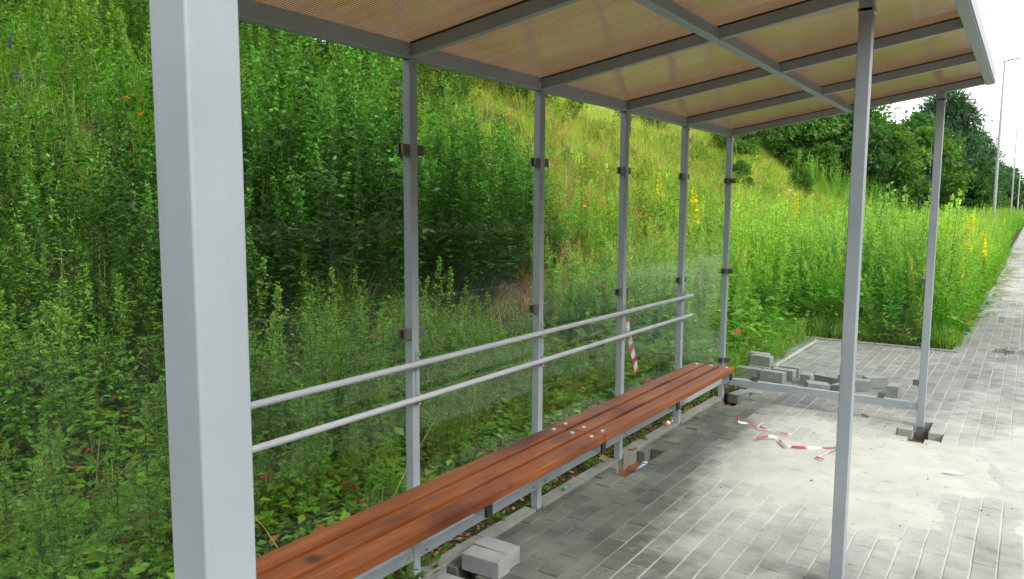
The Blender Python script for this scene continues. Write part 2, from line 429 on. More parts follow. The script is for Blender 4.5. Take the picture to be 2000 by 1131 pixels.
def sandt(X, Y):
    c = np.array([.55,.555,.49]); t = np.broadcast_to(c, X.shape+(3,)).copy()
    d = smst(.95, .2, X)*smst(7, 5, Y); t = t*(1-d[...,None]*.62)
    d = smst(.25, -.25, cover(X, Y)); t = t*(1 - .12*d[...,None])
    q = np.exp(-(((X-1.12)/.28)**2 + ((Y-6.1)/.22)**2)); t = t*(1-q[...,None]*.55) + np.array([.42,.31,.20])*q[...,None]*.55
    for (a, b, d, e) in GAPS:
        k = (X > a-.03) & (X < b+.03) & (Y > d-.03) & (Y < e+.03)
        orange = np.array([.20,.085,.038]) if (a < .3 and e > 2.3) else np.array([.085,.06,.04])
        t[k] = orange
    return t
pv = V.reshape(-1, 3)
da = PAV.data.attributes.new('dust', 'FLOAT', 'POINT')
da.data.foreach_set('value', (cover(pv[:,0], pv[:,1])*.85 + .10).astype(np.float32))
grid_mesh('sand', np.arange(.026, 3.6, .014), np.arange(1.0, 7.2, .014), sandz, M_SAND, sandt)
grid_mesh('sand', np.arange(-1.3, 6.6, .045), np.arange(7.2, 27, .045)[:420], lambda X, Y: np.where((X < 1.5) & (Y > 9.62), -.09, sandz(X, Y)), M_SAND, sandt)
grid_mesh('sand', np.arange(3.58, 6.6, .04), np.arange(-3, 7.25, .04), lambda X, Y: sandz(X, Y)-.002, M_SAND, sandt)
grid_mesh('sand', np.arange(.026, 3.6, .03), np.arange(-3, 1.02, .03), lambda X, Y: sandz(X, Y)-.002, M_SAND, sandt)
grid_mesh('path', np.array([1.553, 6.62]), np.array([26.99, 400.]), lambda X, Y: X*0+.001, M_FARPAV)

# kerbs
M_PALEKERB = concrete('pale_kerb_concrete', False, (.5,.5,.47))
def kerb(segs, mt=None):
    b = MB()
    for (x0, x1, y0, y1, z0, z1) in segs: b.box(x0, x1, y0, y1, z0, z1)
    return tag(b.build('kerb', mt or M_KERB, bevel=.008), kind='structure')
segs = []; r = random.Random(3)
for n_ in range(-3, 6):
    y0, y1 = n_+.035, n_+.965
    if n_ < 0: y0, y1 = n_+.002, n_+.998
    ym = y0 + .48
    dz_ = r.uniform(-.004, .006)
    segs += [(-.055, .026, y0, ym-.003, -.25, .014+dz_), (-.053, .026, ym+.003, y1, -.25, .012+dz_/2)]
kerb(segs)
segs = [(-.35+.0, .3, 9.63, 9.71, -.2, .010)]
xx = -.35
segs = []
while xx < 1.46:
    segs.append((xx+.002, min(xx+.996, 1.551), 9.632, 9.712, -.2, .012)); xx += 1.0
yy = 9.716
while yy < 120:
    segs.append((1.471, 1.551, yy, yy+.994, -.2, .013)); yy += 1.0
kerb(segs)
segs = []; yy = -6.
while yy < 150:
    segs.append((6.64, 6.80, yy+.004, yy+.996, -.3, .035)); yy += 1.0
kerb(segs, M_PALEKERB)
grid_mesh('road', np.array([6.80, 14.0]), np.array([-60, 500.]), lambda X, Y: X*0-.10, M_ASPH)

# ------------------------------------------------------------------ the shelter
SH = thing('bus_shelter', 'silver metal bus shelter with glass panels, bronze ribbed roof and wooden bench', 'bus shelter', (0, 0, 0))
WB, WF, DX = .0437, .0522, 1.543
SL = .15425
def zr(x): return 2.2315 + SL*(x+.011)          # underside of the rafters
def bolt(par, c, axis, r=.010, h=.008):
    b = MB(); b.lathe(c, [(r, 0), (r, h*.25), (r*.75, h*.3), (r*.7, h), (r*.35, h*1.05)], 8, axis=axis)
    b.build('bolt', M_STEEL, par)
def clamp(par, x0, y, z, sgn, axis='y', s=.041):
    """a forked block gripping the pane edge; open end towards the pane"""
    u = [(0,-.019),(s,-.019),(s,-.0062),(.006,-.0062),(.006,.0062),(s,.0062),(s,.019),(0,.019)]
    def P3(a, c, h):
        if axis == 'y': return (x0+c, y+sgn*a, z+h)
        if axis == 'x': return (x0+sgn*a, y+c, z+h)
        return (x0+h, y+c, z+a)
    b = MB(); n = len(u)
    vs = [P3(a, c, -s/2) for a, c in u] + [P3(a, c, s/2) for a, c in u]
    fs = [(k, (k+1) % n, n+(k+1) % n, n+k) for k in range(n)]
    for o_ in (0, n):
        fs += [(o_+0, o_+1, o_+2, o_+3), (o_+0, o_+3, o_+4, o_+7), (o_+7, o_+4, o_+5, o_+6)]
    b.add(vs, fs); return b.build('glass_clamp', M_CLAMP, par)
CZ = (1.866, 1.103, .333)
for n_ in range(7):
    b = MB(); b.box(-WB/2, WB/2, n_-WB/2, n_+WB/2, .0, 2.2305)
    p = b.build('back_post', M_POST, SH, .0045, 3)
    b = MB(); b.box(-.019, .019, n_-.019, n_+.019, -.24, -.0005); b.build('post_foot', M_ZINC, p, .003)
    for z in CZ:
        for sg in (-1, 1):
            if (n_ == 0 and sg < 0) or (n_ == 6 and sg > 0): continue
            clamp(p, 0, n_+sg*(WB/2+.0005), z, sg)
    bolt(p, (WB/2, n_+.008, 2.205), 'x')
    if 1 <= n_ <= 5:
        for z in (1.012, .80): bolt(p, (WB/2+.004, n_+.010, z), 'x', .008)
    if 1 <= n_ <= 5:
        b = MB(); b.box(WB/2, WB/2+.004, n_-.004, n_+.018, .785, 1.028); b.build('rail_bracket', M_POST, p, .001)
    if n_ == 6:
        for z in CZ:
            clamp(p, WB/2+.0005, n_, z, 1, 'x')
for n_ in (0, 3, 6):
    ztop = zr(DX-WF/2)-.001
    b = MB(); x0, x1, y0, y1 = DX-WF/2, DX+WF/2, n_-WF/2, n_+WF/2
    b.hexa([(x0,y0,.0),(x1,y0,.0),(x1,y1,.0),(x0,y1,.0),(x0,y0,ztop),(x1,y0,zr(x1)-.001),(x1,y1,zr(x1)-.001),(x0,y1,ztop)])
    p = b.build('front_post', M_POST, SH, .0032, 2)
    b = MB(); b.box(x0+.003, x1-.003, y0+.003, y1-.003, -.25, -.0005); b.build('post_foot', M_ZINC, p, .003)
    b = MB(); b.box(x0-.006, x1+.006, y0-.0, y1+.0, zr(x0)-.05, zr(x0)-.035)
    b.build('top_bracket', M_POST, p, .002)
    bolt(p, (x1, n_, zr(x1)-.06), 'x'); bolt(p, (x1-.002, n_-.01, .03), 'x', .009)
    if n_ == 6:
        for z in CZ:
            clamp(p, x0-.0005, n_, z, -1, 'x')
# roof frame
b = MB(); b.box(-.024, .022, -.03, 6.025, 2.2312, 2.2925); b.build('back_beam', M_POST, SH, .004, 2)
RH = .052
for n_ in range(7):
    b = MB(); x0, x1 = .0225, 1.809; w = .019
    b.hexa([(x0,n_-w,zr(x0)),(x1,n_-w,zr(x1)),(x1,n_+w,zr(x1)),(x0,n_+w,zr(x0)),(x0,n_-w,zr(x0)+RH),(x1,n_-w,zr(x1)+RH),(x1,n_+w,zr(x1)+RH),(x0,n_+w,zr(x0)+RH)])
    rf = b.build('rafter', M_POST, SH, .003, 2)
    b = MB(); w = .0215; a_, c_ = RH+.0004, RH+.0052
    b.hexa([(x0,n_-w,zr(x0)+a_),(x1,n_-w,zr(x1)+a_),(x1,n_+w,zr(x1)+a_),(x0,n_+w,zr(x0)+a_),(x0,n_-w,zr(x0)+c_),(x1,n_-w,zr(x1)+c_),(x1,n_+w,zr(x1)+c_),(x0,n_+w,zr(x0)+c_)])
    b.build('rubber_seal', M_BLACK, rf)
    bolt(rf, (.0222, n_-.028, 2.262), 'x', .010); bolt(rf, (.95, n_, zr(.95)-.006), 'z', .008, .006)
for n_ in range(6):
    b = MB(); xa, xb = .905, .945; ya, yb = n_+.0195, n_+.9805
    b.hexa([(xa,ya,zr(xa)),(xb,ya,zr(xb)),(xb,yb,zr(xb)),(xa,yb,zr(xa)),(xa,ya,zr(xa)+.048),(xb,ya,zr(xb)+.048),(xb,yb,zr(xb)+.048),(xa,yb,zr(xa)+.048)])
    b.build('middle_beam', M_POST, SH, .003, 2)
b = MB(); xa, xb = 1.8095, 1.862; za = zr(1.8095)-.006
b.hexa([(xa,-.03,za),(xb,-.03,za+.004),(xb,6.026,za+.004),(xa,6.026,za),(xa,-.03,za+.062),(xb,-.03,za+.068),(xb,6.026,za+.068),(xa,6.026,za+.062)])
fb = b.build('front_beam', M_POST, SH, .004, 2)
b = MB(); b.box(1.8622, 1.868, -.03, 6.026, za+.012, za+.086); b.build('edge_trim', M_RAIL, fb, .002)
for n_ in range(6):
    b = MB(); x0, x1 = -.06, 1.861; t = .010
    ya, yb = n_+.001-(.06 if n_ == 0 else 0), n_+.999+(.028 if n_ == 5 else 0)
    nx = 24
    vs = []; 
    for i in range(nx+1):
        x = x0+(x1-x0)*i/nx
        for (y, z) in ((ya, zr(x)+RH+.0056), (yb, zr(x)+RH+.0056), (yb, zr(x)+RH+.0056+t), (ya, zr(x)+RH+.0056+t)): vs.append((x, y, z))
    fs = []
    for i in range(nx):
        for k in range(4): fs.append((i*4+k, i*4+(k+1) % 4, (i+1)*4+(k+1) % 4, (i+1)*4+k))
    fs += [(3,2,1,0), tuple(nx*4+k for k in range(4))]
    b.add(vs, fs); b.build('roof_panel', M_SHEET, SH)
# glass
for n_ in range(6):
    b = MB(); b.box(-.004, .004, n_+.034, n_+.966, .205, 2.142); b.build('glass_pane', M_GLASS, SH)
for y in (6,):
    b = MB(); b.box(.036, 1.500, y-.004, y+.004, .197, 2.150); b.build('glass_pane', M_GLASS, SH)
# bottom rails
for n_ in range(6):
    zt = lambda q: float(np.interp(q, [0, 2, 3, 4, 6], [.155, .156, .168, .180, .181]))
    b = MB(); y0, y1 = n_+.0235, n_+.9765; z0, z1 = zt(y0), zt(y1)
    b.hexa([(-.014,y0,z0-.052),(.018,y0,z0-.052),(.018,y1,z1-.052),(-.014,y1,z1-.052),(-.014,y0,z0),(.018,y0,z0),(.018,y1,z1),(-.014,y1,z1)])
    rl = b.build('bottom_rail', M_POST, SH, .003)
    bolt(rl, (.018, n_+.06, zt(n_+.06)-.026), 'x', .011, .009); bolt(rl, (.018, n_+.94, zt(n_+.94)-.026), 'x', .011, .009)
for y in (6,):
    b = MB(); b.box(WB/2+.002, DX-WF/2-.001, y-.02, y+.02, .122, .181); rl = b.build('end_rail', M_POST, SH, .003)
    bolt(rl, (.075, y-.02, .150), 'y', .010, -.008); bolt(rl, (1.47, y-.02, .150), 'y', .010, -.008)
    for x in (.29, 1.262):
        clamp(rl, x, y, .1815, 1, 'z')
# lean rails behind the bench
for z in (.9806, .8319):
    b = MB(); b.tube([(.0605, .93, z), (.0605, 5.09, z)], .0125, 14); h = b.build('hand_rail', M_RAIL, SH, smooth=False)
    for pl in h.data.polygons: pl.use_smooth = len(pl.vertices) == 4
    for n_ in range(1, 6):
        b = MB(); b.box(WB/2+.0045, .054, n_-.002, n_+.012, z-.008, z+.008); b.build('rail_bracket', M_POST, h)
# two benches hung from the posts
PX = ((.100, .189), (.212, .300), (.323, .411))
BE = thing('bench', 'long slatted bench of reddish brown stained planks on grey metal arms under the shelter', 'bench', (.2, .955, 0))
for y in range(1, 6):
    b = MB(); b.box(WB/2+.002, .398, y-.0205, y+.0205, .392, .4385); am = b.build('arm', M_POST, BE, .003)
    b = MB(); b.box(.3985, .409, y-.0215, y+.0215, .391, .4395); b.build('end_cap', M_BLACK, am, .002)
for (ya, yb) in ((.955, 2.994), (3.0, 5.055)):
    for (xa, xb) in PX:
        b = MB(); b.box(xa, xb, ya, yb, .440, .481); pk = b.build('plank', M_WOOD, BE, .005, 3)
        for y in (ya+.058, yb-.058):
            b = MB(); b.lathe(((xa+xb)/2, y, .4805), [(.0125, 0), (.0115, .003), (.007, .0055), (.002, .0062)], 12); b.build('bolt', M_STEEL, pk)
print('shelter ok')
# ------------------------------------------------------------------ vegetation
def unit(v): return v/np.maximum(1e-9, np.linalg.norm(v, axis=-1, keepdims=True))
class PL:
    """plant geometry collector: folded leaves, stems, blades (numpy)"""
    def __init__(s): s.V = []; s.F = []; s.T = []; s.n = 0
    def put(s, V, F, T):
        s.V.append(V.reshape(-1, 3)); s.F.append(F.reshape(-1, 4) + s.n); s.T.append(T.reshape(-1, 3)); s.n += len(V.reshape(-1, 3))
    def leaves(s, pos, d, nr, L, W, col, fold=.25, droop=.18, wide=.42):
        pos = np.asarray(pos, float); n = len(pos)
        if n == 0: return
        d = unit(d); side = unit(np.cross(d, nr)); nn = np.cross(side, d)
        L = np.broadcast_to(L, n)[:, None]; W = np.broadcast_to(W, n)[:, None]
        base = pos; mid = pos + d*L*.5 - nn*W*fold; tip = pos + d*L - nn*L*droop
        a = pos + d*L*wide + side*W; b = pos + d*L*wide - side*W
        V = np.stack([base, mid, tip, a, b], 1)
        F = np.array([[0, 1, 2, 3], [0, 4, 2, 1]])[None] + (np.arange(n)*5)[:, None, None]
        s.put(V, F, np.repeat(np.broadcast_to(col, (n, 3))[:, None], 5, 1))
    def stem(s, pts, r0, r1, col, k=3):
        pts = np.asarray(pts, float); n = len(pts)
        d = unit(np.gradient(pts, axis=0)); a = unit(np.cross(d, [.3, .9, .1])); b = np.cross(d, a)
        r = np.linspace(r0, r1, n)[:, None]
        V = np.stack([pts + (a*cos(2*pi*i/k) + b*sin(2*pi*i/k))*r for i in range(k)], 1)
        i = np.arange(n-1)[:, None]*k; j = np.arange(k)[None]
        F = np.stack([i+j, i+(j+1) % k, i+k+(j+1) % k, i+k+j], -1)
        s.put(V, F, np.broadcast_to(col, (n, k, 3)).copy())
    def blades(s, pos, az, L, W, lean, col, seg=4):
        n = len(pos); t = np.linspace(0, 1, seg+1)
        L = np.broadcast_to(L, n); W = np.broadcast_to(W, n); lean = np.broadcast_to(lean, n)
        out = np.stack([np.cos(az), np.sin(az), 0*az], -1); sd = np.stack([-np.sin(az), np.cos(az), 0*az], -1)
        ang = lean[:, None]*t[None]**1.0
        dx = np.cumsum(np.sin(ang), 1)/(seg+1); dz = np.cumsum(np.cos(ang), 1)/(seg+1)
        dx = dx - dx[:, :1]; dz = dz - dz[:, :1]
        c = pos[:, None] + out[:, None]*(dx*L[:, None])[..., None] + np.array([0, 0, 1.])*(dz*L[:, None])[..., None]
        w = (W[:, None]*(1-t[None]**2*.93))[..., None]
        V = np.stack([c - sd[:, None]*w, c + sd[:, None]*w], 2)            # n,seg+1,2,3
        i = (np.arange(n)*(seg+1)*2)[:, None] + (np.arange(seg)*2)[None]
        F = np.stack([i, i+1, i+3, i+2], -1)
        s.put(V, F, np.broadcast_to(np.broadcast_to(col, (n, 3))[:, None, None], V.shape).copy())
    def arrays(s): return np.concatenate(s.V), np.concatenate(s.F), np.concatenate(s.T)

def vary(col, n, r, a=.18, b=.08):
    c = np.array(col)[None]*(1 + r.normal(0, a, (n, 1))) * (1 + r.normal(0, b, (n, 3)))
    return np.clip(c, .004, .9)
def sph(az, el): return np.stack([np.cos(az)*np.cos(el), np.sin(az)*np.cos(el), np.sin(el)], -1)
UP = np.array([0, 0, 1.])
G_MUG = (.130, .30, .030); G_PALE = (.165, .30, .055); G_DARK = (.027, .092, .013); G_GRASS = (.105, .275, .024); G_LIME = (.155, .36, .035)
C_DEAD = (.48, .15, .055); C_STRAW = (.40, .33, .15); C_STEM = (.09, .12, .045)

def mugwort(seed, h=1.0, lod=1., green=G_MUG, pale=G_PALE, nb=12, bushy=1., dead=.012):
    """upright weed: lobed leaves, rising side shoots, pale seed spike on top"""
    r = np.random.default_rng(seed); p = PL()
    bend = r.normal(0, .05, 2)*h
    def at(t): t = np.asarray(t)[..., None]; return np.concatenate([bend[0]*t**2, bend[1]*t**2, t*h], -1)
    ts = np.linspace(0, 1, 7); p.stem(at(ts), .0045*h+.001, .0012, C_STEM)
    n = int(46*lod*bushy); t = r.uniform(.10, .80, n); az = r.uniform(0, 2*pi, n); el = r.uniform(-.35, .65, n)
    L = (.085 - .045*t)*r.uniform(.7, 1.3, n)*(.6+.45*h); c = vary(green, n, r)
    low = (t < .3) & (r.random(n) < .08); c[low] = vary(C_DEAD, low.sum(), r)
    d = sph(az, el)
    for k, (da, s) in enumerate(((0, 1.), (.75, .62), (-.75, .62))):
        q = at(t) + d*(L*.34*(k > 0))[:, None]
        p.leaves(q, sph(az+da, el+.05), UP + r.normal(0, .35, (n, 3)), L*s, L*.15*(1.25-.2*k), c)
        if lod < .6: break
    B = int(nb*bushy)
    for i in range(B):
        t0 = r.uniform(.28, .86); a = r.uniform(0, 2*pi); l = (.30*(1-t0)+.09)*h*r.uniform(.7, 1.2)
        e = r.uniform(.7, 1.1); dd = sph(np.array([a]), np.array([e]))[0]
        s0 = at(t0); m = int((9+26*l)*lod)+2; u = r.uniform(.12, 1, m)
        pos = s0 + dd*l*u[:, None] + UP*(l*.22*u[:, None]**2)
        if lod > .6: p.stem(np.stack([s0, s0+dd*l*.5+UP*l*.05, s0+dd*l+UP*l*.22]), .002, .0008, C_STEM)
        mixp = smst(.35, .8, t0 + .3*u)[:, None]
        c = vary(green, m, r)*(1-mixp) + vary(pale, m, r)*mixp
        az = a + r.normal(0, 1.3, m)
        LL = (.050-.026*mixp[:, 0])*r.uniform(.6, 1.3, m)*(.65+.4*h)
        p.leaves(pos, sph(az, r.uniform(-.2, 1.0, m)), UP + r.normal(0, .4, (m, 3)), LL, LL*.22, c)
    m = int(95*lod); u = r.uniform(0, 1, m)**.8                      # the spike
    rad = (.030*(1-u)+.006)*h; az = r.uniform(0, 2*pi, m); el = r.uniform(.1, 1.2, m)
    pos = at(.76+.25*u) + sph(az, el)*rad[:, None]*r.uniform(.2, 1, m)[:, None]
    LL = r.uniform(.010, .026, m)*(.6+.4*h)/sqrt(lod)
    p.leaves(pos, sph(az, el), UP + r.normal(0, .6, (m, 3)), LL, LL*.42, vary(pale, m, r, .22))
    return p.arrays()

def feather(seed, h=1.25, lod=1., green=(.13, .35, .032), tip=(.25, .43, .075)):
    """tall fine-leaved bright weed"""
    r = np.random.default_rng(seed); p = PL(); ns = 3 if lod > .6 else 2
    for k in range(ns):
        o = r.normal(0, .05, 2); b = r.normal(0, .10, 2); hh = h*r.uniform(.72, 1.05)
        def at(t): t = np.asarray(t)[..., None]; return np.concatenate([o[0]+b[0]*t**1.7, o[1]+b[1]*t**1.7, t*hh], -1)
        p.stem(at(np.linspace(0, 1, 5)), .003, .001, (.10, .15, .05))
        n = int(90*lod); t = r.uniform(.12, .98, n)**.85; az = r.uniform(0, 2*pi, n); el = r.uniform(.15, 1.0, n)
        L = (.125*(1-t)+.03)*r.uniform(.7, 1.3, n); mixp = smst(.5, 1, t)[:, None]
        c = vary(green, n, r, .15)*(1-mixp) + vary(tip, n, r, .15)*mixp
        p.leaves(at(t), sph(az, el), UP + r.normal(0, .4, (n, 3)), L, L*.07+.0022/lod, c, droop=.25)
        n = int(26*lod); t = r.uniform(.76, 1.0, n); az = r.uniform(0, 2*pi, n); el = r.uniform(.3, 1.2, n)
        L = r.uniform(.05, .11, n)*(1.2-t)*2.2
        p.leaves(at(t), sph(az, el), UP + r.normal(0, .4, (n, 3)), L, L*.10+.002, vary(tip, n, r), droop=.1)
    return p.arrays()

def lowweed(seed, h=.25, n=46, green=(.155, .33, .034), dead=.05, L0=.055):
    r = np.random.default_rng(seed); p = PL()
    for k in range(5):
        a = r.uniform(0, 2*pi); e = r.uniform(.6, 1.4); l = h*r.uniform(.6, 1.15); dd = sph(np.array([a]), np.array([e]))[0]
        o = np.append(r.normal(0, .04, 2), 0)
        p.stem(np.stack([o, o+dd*l*.5, o+dd*l]), .002, .001, C_STEM)
        m = n//5; u = r.uniform(.1, 1, m); az = r.uniform(0, 2*pi, m)
        c = vary(green, m, r, .22); q = r.random(m) < dead; c[q] = vary(C_DEAD, q.sum(), r)
        LL = L0*r.uniform(.5, 1.3, m)*(1+.5*q)
        p.leaves(o+dd*l*u[:, None], sph(az, r.uniform(-.2, .7, m)), UP + r.normal(0, .3, (m, 3)), LL, LL*r.uniform(.22, .38, m), c)
    return p.arrays()

def grasstuft(seed, n=26, L=.45, col=G_GRASS, straw=.12, w=.0035, sp=.06):
    r = np.random.default_rng(seed); p = PL()
    c = vary(col, n, r, .22); q = r.random(n) < straw; c[q] = vary(C_STRAW, q.sum(), r)
    pos = np.concatenate([r.normal(0, sp, (n, 2)), np.zeros((n, 1))], 1)
    p.blades(pos, r.uniform(0, 2*pi, n), L*r.uniform(.5, 1.25, n), w*r.uniform(.6, 1.4, n), r.uniform(.3, 2.0, n), c)
    return p.arrays()

def shrub(seed, h=2.3, w=.95, shoots=30, green=G_DARK, pale=(.075, .20, .035), lod=1., LL0=.085):
    """dense bush of many leafy shoots"""
    r = np.random.default_rng(seed); p = PL()
    for k in range(shoots):
        a = r.uniform(0, 2*pi); rr = sqrt(r.uniform(0, 1))*w*.75; hh = h*(1.05-.5*(rr/w)**2)*r.uniform(.65, 1.08)
        o = np.array([cos(a)*rr*.35, sin(a)*rr*.35, 0]); e = np.array([cos(a)*rr, sin(a)*rr, hh]) + np.append(r.normal(0, .1, 2), 0)
        def at(t): t = np.asarray(t)[..., None]; return o*(1-t) + e*t + np.array([cos(a), sin(a), 0])*.18*np.sin(t*pi)*w
        p.stem(at(np.linspace(0, 1, 4)), .006, .0015, (.07, .075, .04))
        n = int(105*lod); t = r.uniform(.18, 1, n)**.8; az = r.uniform(0, 2*pi, n); el = r.uniform(-.3, .8, n)
        L = LL0*(1.15-.5*t)*r.uniform(.6, 1.3, n)
        q = r.random(n) < .35
        pos = at(t) + sph(az, el)*(r.uniform(0, .16, n)*q)[:, None]
        mixp = smst(.72, 1., t)[:, None]
        c = vary(green, n, r, .2)*(1-mixp) + vary(pale, n, r, .2)*mixp
        p.leaves(pos, sph(az, el), UP + r.normal(0, .35, (n, 3)), L, L*.22, c)
        m = int(16*lod); u = r.uniform(.9, 1.06, m); az = r.uniform(0, 2*pi, m); el = r.uniform(.2, 1.2, m); q = r.uniform(.02, .05, m)
        p.leaves(at(u) + sph(az, el)*.012, sph(az, el), UP + r.normal(0, .5, (m, 3)), q, q*.3, vary(np.array(pale)*1.5, m, r, .2))
    return p.arrays()

def spread(protos, pos, rot, scl, tilt=None, r=RNG, shade=None):
    """one merged mesh from prototype arrays"""
    Vs, Fs, Ts = [], [], []; b = 0
    which = r.integers(0, len(protos), len(pos))
    for i, (p, a, s) in enumerate(zip(pos, rot, scl)):
        V, F, T = protos[which[i]]
        c, sn = cos(a)*s, sin(a)*s
        W = np.empty_like(V); W[:, 0] = V[:, 0]*c - V[:, 1]*sn + p[0]; W[:, 1] = V[:, 0]*sn + V[:, 1]*c + p[1]; W[:, 2] = V[:, 2]*s + p[2]
        if tilt is not None: W[:, 0] += V[:, 2]*s*tilt[i, 0]; W[:, 1] += V[:, 2]*s*tilt[i, 1]
        Vs.append(W); Fs.append(F + b); b += len(V)
        Ts.append(T if shade is None else np.clip(T*shade[i], 0, .95))
    return np.concatenate(Vs), np.concatenate(Fs), np.concatenate(Ts)
def stuff(name, protos, pos, scl, label, cat, tilt=None, shade=None):
    n = len(pos)
    V, F, T = spread(protos, pos, RNG.uniform(0, 2*pi, n), scl, tilt, shade=shade)
    o = link(bpy.data.objects.new(name, np_mesh(name, V, F, M_LEAF, T)))
    return tag(o, label, cat, None, 'stuff')
def ground_z(x, y):
    z = hgt(x, y)
    return np.where(x > -.06, -.03, z)
def rnd(n, x0, x1, y0, y1): return RNG.uniform(x0, x1, n), RNG.uniform(y0, y1, n)
CAM = np.array([2.143, -.40, 1.633])
def inview(x, y, m=.12):
    dx, dy = x-CAM[0], y-CAM[1]; cyw, syw = cos(.596943), sin(.596943)
    d = -syw*dx + cyw*dy; u = cyw*dx + syw*dy
    return (d > .3) & (np.abs(u)/np.maximum(d, .01) < 1000/1487.2 + m)
def bare(x, y):      # worn, nearly bare soil on the foot of the bank
    return ((x+3.0)/1.15)**2 + ((y-8.9)/2.6)**2 < 1 + .5*(vnoise(x*1.5, y*1.5, 77)-.5)
def place_meshes(name, protos, mats):
    return [np_mesh(name, *p[:2], mats, p[2]) for p in protos]
def place(name, meshes, pos, rot, scl, label, cat, group, tilt=None):
    out = []
    for i in range(len(pos)):
        o = link(bpy.data.objects.new(name, meshes[RNG.integers(0, len(meshes))]))
        t = (0, 0) if tilt is None else tilt[i]
        o.location = pos[i]; o.rotation_euler = (t[0], t[1], rot[i]); o.scale = (scl[i],)*3
        tag(o, label, cat, group); out.append(o)
    return out

# --- low ground cover on the flat strip and the foot of the bank
x, y = rnd(7600, -3.6, -.10, -2.2, 14)
k = inview(x, y, .45) & ~(bare(x, y) & (RNG.random(len(x)) < .93)) & (RNG.random(len(x)) < np.where(y < 4.5, 1, .75)*np.where(x > -.28, .35, 1.)*np.clip(.35+1.3*vnoise(x*1.6, y*1.6, 91), 0, 1))
x, y = x[k], y[k]
lw = [lowweed(100+i, RNG.uniform(.14, .34), 46, dead=.028, L0=RNG.uniform(.04, .065)) for i in range(7)] + [lowweed(120+i, .22, 40, (.12, .28, .03), .03, .05) for i in range(4)]
stuff('ground_cover_weeds', lw, np.stack([x, y, ground_z(x, y)], 1), RNG.uniform(.55, 1.35, len(x))*np.where(x > -.4, .6, 1), 'low leafy weeds with scattered withered orange leaves covering the soil behind the bench', 'weeds')
p = PL(); r_ = np.random.default_rng(33)
for i in range(70):
    o_ = np.array([r_.uniform(-2.2, -.35), r_.uniform(.5, 4.5), 0.]); o_[2] = float(hgt(o_[0], o_[1]))
    a = r_.uniform(0, 6.28); e = r_.uniform(.25, 1.2); L_ = r_.uniform(.3, .75); d_ = sph(np.array([a]), np.array([e]))[0]
    p.stem(np.stack([o_, o_+d_*L_*.55+UP*.03, o_+d_*L_]), .0032, .0012, vary(C_STRAW, 1, r_, .2)[0])
A = p.arrays(); tag(link(bpy.data.objects.new('dry_stalks', np_mesh('dry_stalks', A[0], A[1], M_LEAF, A[2]))), 'straw coloured dry stalks leaning among the low weeds', 'dry grass', None, 'stuff')
# --- grass: upper bank (long lush), behind shelter thin, on the far hillside pale and dry
x, y = rnd(14500, -11, -1.9, -3, 46)
wgt = np.where(y < 12, 1, .9)*np.where(x < -4.2, 1, .45)
k = inview(x, y, .45) & (RNG.random(len(x)) < wgt) & ~(bare(x, y) & (RNG.random(len(x)) < .9))
x, y = x[k], y[k]
gr = [grasstuft(200+i, 30, RNG.uniform(.35, .62)) for i in range(5)] + [grasstuft(210+i, 26, .5, (.15, .30, .035), .25) for i in range(3)]
dry = smst(10.5, 13.5, y + 2*fbm(x*.7, y*.7, 61)-1)
dryc = np.stack([1+1.5*dry, 1+.5*dry, 1+1.6*dry], 1)
stuff('bank_grass', gr, np.stack([x, y, ground_z(x, y)], 1), RNG.uniform(.7, 1.5, len(x)), 'long arching grass growing all over the steep bank', 'grass', RNG.normal(0, .12, (len(x), 2)), dryc)
# --- patches of dry orange straw
x, y = rnd(2600, -6.5, -2.3, 7.5, 16)
k = (fbm(x*.55, y*.55, 66) > .50) & inview(x, y)
x, y = x[k], y[k]; x2, y2 = rnd(260, -8.6, -7.0, 14, 26)
x, y = np.concatenate([x, x2]), np.concatenate([y, y2])
st = [grasstuft(230+i, 22, .5, (.30, .19, .07), .4, .003) for i in range(4)]
stuff('dry_grass', st, np.stack([x, y, ground_z(x, y)], 1), RNG.uniform(.6, 1.3, len(x)), 'dead straw coloured grass patches on the bank beyond the bushes', 'dry grass', RNG.normal(0, .15, (len(x), 2)))
# --- grass hanging over the edges of the paving
x, y = rnd(330, -.3, 1.46, 9.88, 10.6); x2, y2 = rnd(420, 1.15, 1.5, 9.9, 34); x3, y3 = rnd(320, -1.1, -.1, 5.9, 9.6)
x, y = np.concatenate([x, x2, x3]), np.concatenate([y, y2, y3])
eg = [grasstuft(240+i, 30, .42, (.125, .29, .04), .18, .004, .05) for i in range(5)]
stuff('edge_grass', eg, np.stack([x, y, np.where(x < -.06, hgt(x, y), -.02)], 1), RNG.uniform(.5, 1.1, len(x)), 'bright grass spilling over the edge of the paving', 'grass', RNG.normal(0, .15, (len(x), 2)))

# --- tall mugwort weeds, individually near, massed farther off
mg = [mugwort(300+i, RNG.uniform(.75, 1.15)) for i in range(8)]
mgl = [mugwort(320+i, 1.1, .5) for i in range(5)]
def dist(x, y): return np.hypot(x-CAM[0], y-CAM[1])
x, y = rnd(1500, -3.4, -.45, .2, 13)
k = inview(x, y) & ~(bare(x, y) & (RNG.random(len(x)) < .85)) & (fbm(x*1.3, y*1.3, 83) > .44) & (x < -.45-.25*RNG.random(len(x)))
x, y = x[k], y[k]; o_ = np.argsort(dist(x, y)); x, y = x[o_][:420], y[o_][:420]
pz = np.stack([x, y, ground_z(x, y)-.01], 1)
sc = RNG.uniform(.55, 1.05, len(x))*np.where(x > -1.2, .72, 1.)
ni = min(290, len(x))
mm = place_meshes('tall_weed', mg, M_LEAF)
place('tall_weed', mm, pz[:ni], RNG.uniform(0, 2*pi, ni), sc[:ni], 'tall green weed with a pale seed spike growing behind the glass near the bench', 'weed', 'tall seeding weeds behind the shelter glass', RNG.normal(0, .07, (ni, 2)))
